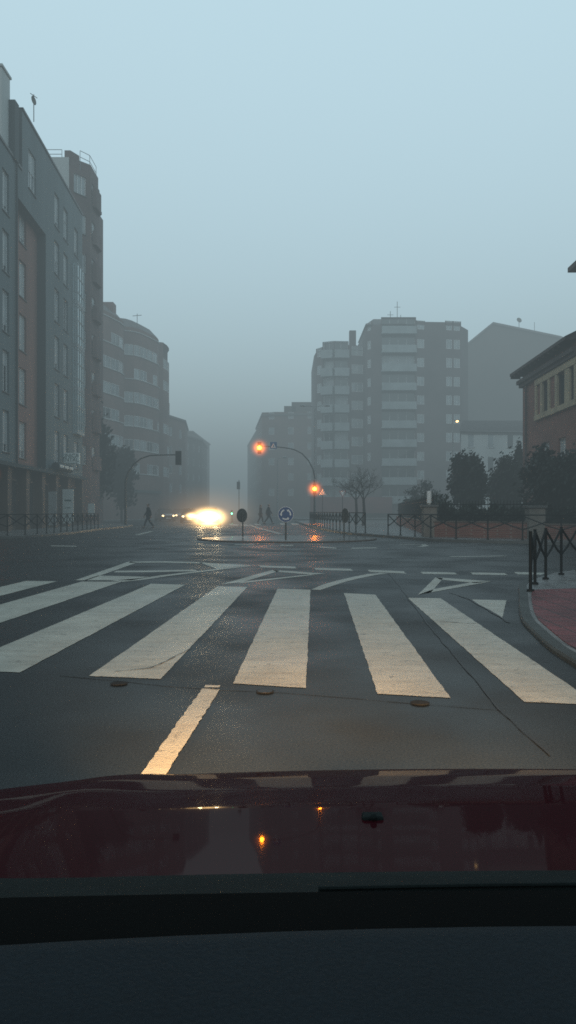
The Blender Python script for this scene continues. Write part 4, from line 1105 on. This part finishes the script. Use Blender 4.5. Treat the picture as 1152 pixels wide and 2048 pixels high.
street_lamp('unlit double-armed street lamp standing before the edge of the balcony tower', P(630, 78).x, 78, HT(812, 78), 1.0, False, True)
street_lamp('slim pale unlit lamp post behind the overhead orange signal', P(555, 95).x, 95, HT(915, 95), .7, False)

# ------------------------------------------------------------------ people
def skin(name, verts, edges, rads, m, parent, sub=2):
    me = bpy.data.meshes.new(name); me.from_pydata([tuple(v) for v in verts], edges, [])
    o = bpy.data.objects.new(name, me); COL.objects.link(o); o.parent = parent
    md = o.modifiers.new('skin', 'SKIN'); md.use_smooth_shade = True
    lay = me.skin_vertices[0] if me.skin_vertices else None
    if lay is None:
        bm = bmesh.new(); bm.from_mesh(me); bm.verts.layers.skin.verify(); bm.to_mesh(me); bm.free(); lay = me.skin_vertices[0]
    for i, r_ in enumerate(rads):
        r_ = r_ if isinstance(r_, tuple) else (r_, r_)
        lay.data[i].radius = r_; lay.data[i].use_root = (i == 0)
    ss = o.modifiers.new('sub', 'SUBSURF'); ss.levels = sub; ss.render_levels = sub
    me.materials.append(m); return o
def person(label, loc, yaw, stride, hair_long, coat_len, mirror=1, scale=1.0, group=None, coatm='coat'):
    """walking figure facing local -Y; stride = half step length"""
    t = thing('person', label, 'person', loc, group); t.rotation_euler = (0, 0, yaw); t.scale = (scale,) * 3
    s_ = stride; V, E, Rr = [], [], []
    def chain(pts, rads, start=None):
        prev = start
        for p, r_ in zip(pts, rads):
            V.append(p); Rr.append(r_); i = len(V) - 1
            if prev is not None: E.append((prev, i))
            prev = i
        return prev
    chain([(0, 0, .95)], [(.15, .11)])
    ch = chain([(0, -.01, 1.12), (0, -.02, 1.30), (0, -.02, 1.42)], [(.14, .10), (.16, .11), (.13, .09)], 0)
    nk = chain([(0, -.02, 1.50), (0, -.04, 1.58), (0, -.045, 1.67), (0, -.04, 1.73)], [.055, (.065, .075), (.078, .095), (.05, .06)], ch)
    for sd in (1, -1):
        f = -s_ * sd * mirror
        kz = .50; back = f > 0
        ankle = (sd * .10, f + (.06 if back else 0), .13 if back else .09)
        leg = chain([(sd * .10, 0, .88), (sd * .105, f * .45 - .06, kz), ankle, (sd * .11, ankle[1] - .10, .05 if not back else .04), (sd * .115, ankle[1] - .17, .035)],
                    [.095, .062, .045, .042, .03], 0)
        g = -f * .7
        wr = (sd * .25, g * .9 - .06, .86)
        arm = chain([(sd * .18, -.02, 1.42), (sd * .23, g * .4 + .02, 1.14), wr], [.058, .046, .03], ch)
        palm = chain([(sd * .25, wr[1] - .015, .80)], [(.018, .036)], arm)
        for q, (dy, ln) in enumerate(((-.032, .062), (-.011, .074), (.011, .070), (.030, .055))):
            chain([(sd * .252, wr[1] - .015 + dy, .765), (sd * .246, wr[1] - .012 + dy, .765 - ln * .55), (sd * .232, wr[1] - .008 + dy, .765 - ln)], [.010, .009, .007], palm)
        chain([(sd * .245, wr[1] - .05, .80), (sd * .238, wr[1] - .062, .765)], [.011, .008], palm)
    # nose
    hd = [i for i, v in enumerate(V) if v == (0, -.045, 1.67)][0]
    body = skin('body', V, E, Rr, M['skin'], t)
    for p_, r_, nm in (((-.03, -.128, 1.665), .011, 'eye'), ((.03, -.128, 1.665), .011, 'eye')):
        MB().disc((0, 0, 0), (0, -1, 0), r_, .006, 10).build(nm, M['signblack'], None)
        o = bpy.data.objects[-1] if False else [q for q in COL.objects if q.name.startswith(nm) and q.parent is None][0]
        o.parent = t; o.location = p_
    # clothes as slightly fuller skins over the body
    cv, ce, cr = [], [], []
    def c2(pts, rads, start=None):
        prev = start
        for p, r_ in zip(pts, rads):
            cv.append(p); cr.append(r_); i = len(cv) - 1
            if prev is not None: ce.append((prev, i))
            prev = i
        return prev
    c2([(0, 0, .98)], [(.18, .14)])
    up = c2([(0, -.01, 1.14), (0, -.02, 1.31), (0, -.02, 1.44)], [(.17, .13), (.19, .14), (.15, .11)], 0)
    c2([(0, -.02, 1.50)], [.075], up)
    c2([(0, .0, coat_len)], [(.19, .16)], 0)
    for sd in (1, -1):
        g = s_ * sd * mirror * .7
        c2([(sd * .19, -.02, 1.43), (sd * .235, g * .4 + .02, 1.14), (sd * .25, g * .9 - .06, .88)], [.075, .062, .046], up)
    skin('coat', cv, ce, cr, M[coatm], t)
    pv, pe, pr = [(0, 0, .93)], [], [(.165, .125)]
    for sd in (1, -1):
        f = -s_ * sd * mirror; back = f > 0
        base = len(pv); pv += [(sd * .10, 0, .86), (sd * .105, f * .45 - .06, .50), (sd * .10, f + (.06 if back else 0), .12)]; pr += [.108, .075, .058]
        pe += [(0, base), (base, base + 1), (base + 1, base + 2)]
    skin('trousers', pv, pe, pr, M['trouser'], t)
    hv = [(0, -.02, 1.70), (0, .02, 1.66), (0, .045, 1.58)] + ([(0, .06, 1.46)] if hair_long else [])
    skin('hair', hv, [(i, i + 1) for i in range(len(hv) - 1)], [(.086, .088), (.082, .075), (.06, .045)] + ([(.05, .03)] if hair_long else []), M['hair'], t)
    for sd in (1, -1):
        f = -s_ * sd * mirror; back = f > 0; y = f + (.06 if back else 0)
        skin('shoe', [(sd * .105, y + .03, .06), (sd * .11, y - .08, .045), (sd * .115, y - .18, .04)], [(0, 1), (1, 2)], [.05, .046, .036], M['signblack'], t, 1)
    return t
person('pedestrian in a dark bulky coat walking on the far crossing, the fuller of the pair', G(521, 1047.6), R(78), .20, True, .86, 1, 1.02, 'pedestrians in dark clothes')
person('slimmer dark-clothed pedestrian striding with legs wide apart beside the fuller one', G(537, 1048.0), R(80), .36, False, .90, -1, 1.04, 'pedestrians in dark clothes')
person('lone dark-clothed pedestrian crossing by the left traffic light', (P(297, 52).x, 52, 0), R(-70), .32, False, .88, 1, .98, 'pedestrians in dark clothes')

# ------------------------------------------------------------------ cars
def car_proto(label, paint, headm, loc):
    t = thing('car', label, 'car', (0, 0, 0), 'cars facing the crossing')
    sec = [(-2.05, .30, .62, .74), (-1.95, .24, .72, .82), (-1.3, .20, .86, .88), (-.95, .20, .92, .89), (0, .20, .96, .90), (1.2, .20, .98, .89), (1.9, .26, .98, .84), (2.05, .36, .9, .76)]
    b = MB(); rings = []
    for y, z0, z1, w in sec:
        rings.append([b.bm.verts.new((x, y, z)) for x, z in ((-w * .9, z0), (w * .9, z0), (w, z0 + .15), (w, z1 - .22), (w * .92, z1 - .04), (w * .6, z1), (-w * .6, z1), (-w * .92, z1 - .04), (-w, z1 - .22), (-w, z0 + .15))])
    for a, c in zip(rings, rings[1:]):
        for i in range(10): b.bm.faces.new((a[i], a[(i + 1) % 10], c[(i + 1) % 10], c[i]))
    b.bm.faces.new(rings[0]); b.bm.faces.new(rings[-1][::-1]); b.build('body', M[paint], t, smooth=True, bevel=.03)
    def hull(secs, nm, m, grow=0):
        b = MB(); rg = []
        for y, z, w in secs: rg.append([b.bm.verts.new((x, y, z)) for x in (-w, -w * .6, w * .6, w)])
        for a, c in zip(rg, rg[1:]):
            for i in range(3): b.bm.faces.new((a[i], a[i + 1], c[i + 1], c[i]))
        for sd in (0, 3): b.bm.faces.new([r_[sd] for r_ in rg])
        return b.build(nm, m, t)
    hull([(-1.15, .90, .80), (-.45, 1.36, .62), (.1, 1.43, .60), (.9, 1.40, .60), (1.65, .96, .76)], 'windows', M['glass'])
    b = MB(); b.box((0, .22, 1.435), (1.16, 1.25, .035)); b.build('roof', M[paint], t, bevel=.015)
    for sd in (-1, 1):
        b = MB(); b.disc((sd * .60, -2.02, .63), (sd * .25, -1, 0), .115, .06, 18, ry=.09); b.build('headlight', M[headm], t)
        b = MB(); b.box((sd * .98, -.75, .98), (.2, .1, .13)); b.build('mirror', M[paint], t, bevel=.03)
        for y in (-1.28, 1.3):
            b = MB(); b.disc((sd * .80, y, .31), (1, 0, 0), .31, .2, 24); wh = b.build('wheel', M['rubber'], t, bevel=.03)
            b = MB(); b.disc((sd * .905, y, .31), (1, 0, 0), .2, .02, 18); b.build('rim', M['rim'], wh)
    b = MB(); b.box((0, -2.05, .52), (.9, .04, .16)); b.build('grille', M['signblack'], t, bevel=.01)
    b = MB(); b.box((0, -2.08, .36), (.52, .02, .11)); b.build('number_plate', M['signwhite'], t)
    t.location = loc; return t
car1 = car_proto('car hidden behind the dazzling glare of its own headlights, nearest to the roundabout', 'cardark', 'head', (P(414, 58).x, 60, 0))
car1.rotation_euler = (0, 0, R(4))
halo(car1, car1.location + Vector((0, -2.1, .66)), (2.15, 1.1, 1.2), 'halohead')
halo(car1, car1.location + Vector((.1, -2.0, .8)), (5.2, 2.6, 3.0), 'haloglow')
car2 = car_proto('car with small dipped lights, just left of the dazzling car', 'carpaint', 'headdim', (P(374, 74).x, 76, 0))
car2.rotation_euler = (0, 0, R(6))
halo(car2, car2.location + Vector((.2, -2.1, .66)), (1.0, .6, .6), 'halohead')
hl = [o for o in car2.children if o.name.startswith('lit_fog')][0]
dup(car2, (P(324, 84).x, 86, 0), R(20), 'car with twinkling lights waiting furthest left, towards the side street')
dup(car2, (P(352, 92).x, 95, 0), R(14), 'distant car queued between the furthest left car and the one by the glare')
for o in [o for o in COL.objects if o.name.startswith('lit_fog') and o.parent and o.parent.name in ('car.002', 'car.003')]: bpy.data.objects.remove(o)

# ------------------------------------------------------------------ the car we sit in: bonnet, cowl, wipers, dashboard
own = thing('own_car', 'dark wine-red car bonnet and dark dashboard seen from the driver seat', 'car', (.35, .6, 0))
CXc = .35
def bonnet_pt(u, s_):
    """u along (0 rear .. 1 front lip), s_ across -1..1"""
    prof = [(.62, .900), (.75, .879), (.868, .859), (1.0, .832), (1.12, .803), (1.24, .770), (1.34, .737), (1.44, .697), (1.54, .648), (1.62, .595), (1.66, .54)]
    k = u * (len(prof) - 1); i = min(int(k), len(prof) - 2); f_ = k - i
    y = prof[i][0] + (prof[i + 1][0] - prof[i][0]) * f_; z = prof[i][1] + (prof[i + 1][1] - prof[i][1]) * f_
    x = CXc + s_ * (.92 - .05 * u)
    y -= .05 * u * s_ * s_ + .02 * s_ * s_; z -= .008 * s_ ** 2 + .022 * s_ ** 6 - .002
    # pressed crease lines
    z += .006 * math.exp(-((abs(s_) - .70) / .06) ** 2)
    return Vector((x, y, z))
b = MB(); NU, NS = 60, 48
grid = [[b.bm.verts.new(bonnet_pt(i / NU, -1 + 2 * j / NS)) for j in range(NS + 1)] for i in range(NU + 1)]
for i in range(NU):
    for j in range(NS): b.bm.faces.new((grid[i][j], grid[i][j + 1], grid[i + 1][j + 1], grid[i + 1][j]))
bo = b.build('bonnet', M['carred'], own, smooth=True)
sm = bo.modifiers.new('smooth', 'SUBSURF'); sm.levels = 1; sm.render_levels = 1
for px, py in ((745, 1634),):
    d = .80; x = (px - 576) / F * d
    z = bonnet_pt(.17, (x - CXc) / .8).z
    b = MB(); b.box((x, d, z + .004), (.022, .016, .012)); b.tube([(x, d - .006, z + .01), (x, d - .012, z + .012)], .004, 6); b.build('washer_nozzle', M['plastic'], own, bevel=.003)
# wings, bumper, wheels: the rest of the car's nose
for sd in (-1, 1):
    b = MB(); rg = []
    for i in range(15):
        u = i / 14; p = bonnet_pt(u, sd * 1.0)
        rg.append([b.bm.verts.new(p + Vector((sd * .004, 0, -.004))), b.bm.verts.new(p + Vector((sd * .05, 0, -.05))), b.bm.verts.new(Vector((CXc + sd * .965, p.y, p.z - .17))), b.bm.verts.new(Vector((CXc + sd * .96, p.y, .33)))])
    for a, c in zip(rg, rg[1:]):
        for i in range(3): b.bm.faces.new((a[i], a[i + 1], c[i + 1], c[i]))
    b.build('wing', M['carred'], own, smooth=True)
    b = MB(); b.disc((CXc + sd * .87, 1.05, .30), (1, 0, 0), .30, .19, 28); wh = b.build('wheel', M['rubber'], own, bevel=.03)
    b = MB(); b.disc((CXc + sd * .97, 1.05, .30), (1, 0, 0), .19, .02, 20); b.build('rim', M['rim'], wh)
    b = MB(); b.disc((CXc + sd * .66, 1.60, .52), (sd * .2, 1, .1), .12, .06, 20, ry=.08); b.build('headlight', M['glasspale'], own)
b = MB(); rg = []
for j in range(13):
    s_ = -1 + j / 6; p = bonnet_pt(1, s_)
    rg.append([b.bm.verts.new(p + Vector((0, .012, -.01))), b.bm.verts.new(p + Vector((0, .08, -.09))), b.bm.verts.new(p + Vector((0, .07, -.26))), b.bm.verts.new(p + Vector((0, -.02, -.33)))])
for a, c in zip(rg, rg[1:]):
    for i in range(3): b.bm.faces.new((a[i], a[i + 1], c[i + 1], c[i]))
b.build('bumper', M['carred'], own, smooth=True)
# cowl
b = MB(); rg = []
for j in range(33):
    s_ = -1 + j / 16; p = bonnet_pt(0, s_); x, y, z = p
    rg.append([b.bm.verts.new(q) for q in ((x, y + .06, z - .025), (x, y - .003, z + .002), (x, y - .03, z + .010), (x, y - .08, z + .026), (x, y - .14, z + .052), (x, y - .185, z + .06))])
for a, c in zip(rg, rg[1:]):
    for i in range(5): b.bm.faces.new((a[i], a[i + 1], c[i + 1], c[i]))
b.build('cowl', M['plastic'], own, smooth=True)
for x0, x1, yy in ((.02, .62, .50), (-.62, -.05, .505)):
    b = MB(); n = 10; pts_ = []
    for i in range(n + 1):
        x = x0 + (x1 - x0) * i / n; s_ = (x - CXc) / .8; pts_.append((x, yy - .04 * s_ * s_ - .01 * i / n, (.951 if x0 > 0 else .94) - .012 * s_ * s_))
    b.tube(pts_, .0035, 8); wp = b.build('wiper', M['plastic'], own)
    b = MB(); b.tube([Vector(p) + Vector((0, -.004, .0045)) for p in pts_], .0013, 6); b.build('blade', M['plastic'], wp)
# dashboard
b = MB(); rg = []; rr = []
for j in range(41):
    x = -.62 + 1.9 * j / 40
    edge = .3635 - .075 * ((x - .20) / .62) ** 2 - .006 * math.sin(x * 3)
    if x > .2: edge = .3635 - .02 * ((x - .2) / 1.0) ** 2
    rg.append([b.bm.verts.new(q) for q in ((x, .03, 1.004), (x, .15, 1.004), (x, .28, 1.003), (x, edge - .012, 1.003), (x, edge - .003, 1.002), (x, edge, .999))]); rr.append((x, edge))
for a, c in zip(rg, rg[1:]):
    for i in range(5): b.bm.faces.new((a[i], a[i + 1], c[i + 1], c[i]))
b.build('dashboard', M['dash'], own, smooth=True)
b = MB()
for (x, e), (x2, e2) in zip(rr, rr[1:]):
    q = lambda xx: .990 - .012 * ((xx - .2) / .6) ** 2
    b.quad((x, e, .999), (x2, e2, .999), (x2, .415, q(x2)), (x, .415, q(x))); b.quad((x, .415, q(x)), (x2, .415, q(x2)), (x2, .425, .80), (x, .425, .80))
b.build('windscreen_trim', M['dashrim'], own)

# own dipped headlights light the crossing
for sd in (-1, 1):
    li = bpy.data.lights.new('dipped_beam', 'SPOT'); li.energy = 1500; li.color = (1, .52, .16); li.spot_size = R(54); li.spot_blend = 1.0; li.shadow_soft_size = .06
    o = bpy.data.objects.new('dipped_beam', li); COL.objects.link(o); o.parent = own
    o.location = (sd * .62, 1.12, .60); o.rotation_euler = (R(90 - 5.2), 0, R(2))

# ------------------------------------------------------------------ fog, sky, sun, camera
FOG, FOGC = 0.0072, (0.207, 0.268, 0.288)
fm = bpy.data.materials.new('fog'); fm.use_nodes = True; nt = fm.node_tree; nt.nodes.clear()
o_ = nt.nodes.new('ShaderNodeOutputMaterial'); ab = nt.nodes.new('ShaderNodeVolumeAbsorption'); em = nt.nodes.new('ShaderNodeEmission')
a1 = nt.nodes.new('ShaderNodeAddShader')
ab.inputs['Color'].default_value = (0, 0, 0, 1); ab.inputs['Density'].default_value = FOG
em.inputs['Color'].default_value = (*FOGC, 1); fge = nt.nodes.new('ShaderNodeNewGeometry'); fsx = nt.nodes.new('ShaderNodeSeparateXYZ'); nt.links.new(fge.outputs['Position'], fsx.inputs[0])
def layer(z0, z1, v0, v1):
    f = nt.nodes.new('ShaderNodeMapRange'); f.inputs['From Min'].default_value = z0; f.inputs['From Max'].default_value = z1
    f.inputs['To Min'].default_value = FOG * v0; f.inputs['To Max'].default_value = FOG * v1
    nt.links.new(fsx.outputs[2], f.inputs['Value']); return f.outputs[0]
fad = nt.nodes.new('ShaderNodeMath'); fad.operation = 'ADD'
nt.links.new(layer(0.5, 10, .66, 1.04), fad.inputs[0]); nt.links.new(layer(10, 34, 0, .38), fad.inputs[1])  # fog's own emission stands for scattered daylight, set dimmer near the ground
nt.links.new(fad.outputs[0], em.inputs['Strength'])
nt.links.new(ab.outputs[0], a1.inputs[0]); nt.links.new(em.outputs[0], a1.inputs[1]); nt.links.new(a1.outputs[0], o_.inputs['Volume'])
b = MB(); b.box((0, 200, 15), (900, 900, 50)); fg = b.build('fog', fm, kind='structure')

w = bpy.data.worlds.new('World'); scene.world = w; w.use_nodes = True
wn = w.node_tree; bg = wn.nodes['Background']
sk = wn.nodes.new('ShaderNodeTexSky'); sk.sky_type = 'NISHITA'; sk.sun_disc = False
sk.sun_elevation = R(25); sk.sun_rotation = R(200); sk.air_density = 1.5; sk.dust_density = 1.0; sk.ozone_density = 1.5
veil = wn.nodes.new('ShaderNodeMixRGB'); veil.inputs[0].default_value = .75        # the cloud deck above the fog evens the clear sky out
veil.inputs[2].default_value = (8.9, 12.3, 13.8, 1)
wtc = wn.nodes.new('ShaderNodeTexCoord'); wsx = wn.nodes.new('ShaderNodeSeparateXYZ'); wn.links.new(wtc.outputs['Generated'], wsx.inputs[0])
wr = wn.nodes.new('ShaderNodeMapRange'); wr.inputs['From Min'].default_value = .58; wr.inputs['From Max'].default_value = .95; wr.inputs['To Min'].default_value = 1; wr.inputs['To Max'].default_value = .12  # sky overhead dimmed on purpose to lower the ambient light in the street
wn.links.new(wsx.outputs[2], wr.inputs['Value'])
wsc = wn.nodes.new('ShaderNodeVectorMath'); wsc.operation = 'SCALE'; wsc.inputs[0].default_value = (8.5, 11.7, 13.0); wn.links.new(wr.outputs[0], wsc.inputs['Scale']); wn.links.new(wsc.outputs[0], veil.inputs[2])
wn.links.new(sk.outputs[0], veil.inputs[1]); wn.links.new(veil.outputs[0], bg.inputs['Color']); bg.inputs['Strength'].default_value = 0.1
sl_ = bpy.data.lights.new('overcast_sun', 'SUN'); sl_.energy = .25; sl_.angle = R(25); sl_.color = (.92, .96, 1)
so = bpy.data.objects.new('overcast_sun', sl_); COL.objects.link(so)
so.rotation_euler = (R(90 - 25), 0, R(-20)); so.location = (0, -20, 60)

cam = bpy.data.cameras.new('Camera'); co = bpy.data.objects.new('Camera', cam); COL.objects.link(co)
cam.sensor_fit = 'VERTICAL'; cam.sensor_height = 24; cam.lens = F / 2048 * 24; cam.clip_start = .02; cam.clip_end = 3000
co.location = (0, 0, EYE); co.rotation_euler = (R(90) - math.atan(2.5 / F), 0, 0)
scene.camera = co
scene.view_settings.view_transform = 'Standard'; scene.view_settings.look = 'None'; scene.view_settings.exposure = 0; scene.view_settings.gamma = 1
cy = scene.cycles
cy.use_denoising = False; cy.volume_step_rate = .6; cy.max_bounces = 6; cy.diffuse_bounces = 3; cy.glossy_bounces = 4; cy.volume_bounces = 0; cy.transparent_max_bounces = 12
cy.sample_clamp_indirect = 2.2; cy.sample_clamp_direct = 12; cy.caustics_reflective = False; cy.caustics_refractive = False
cy.filter_width = 1.7
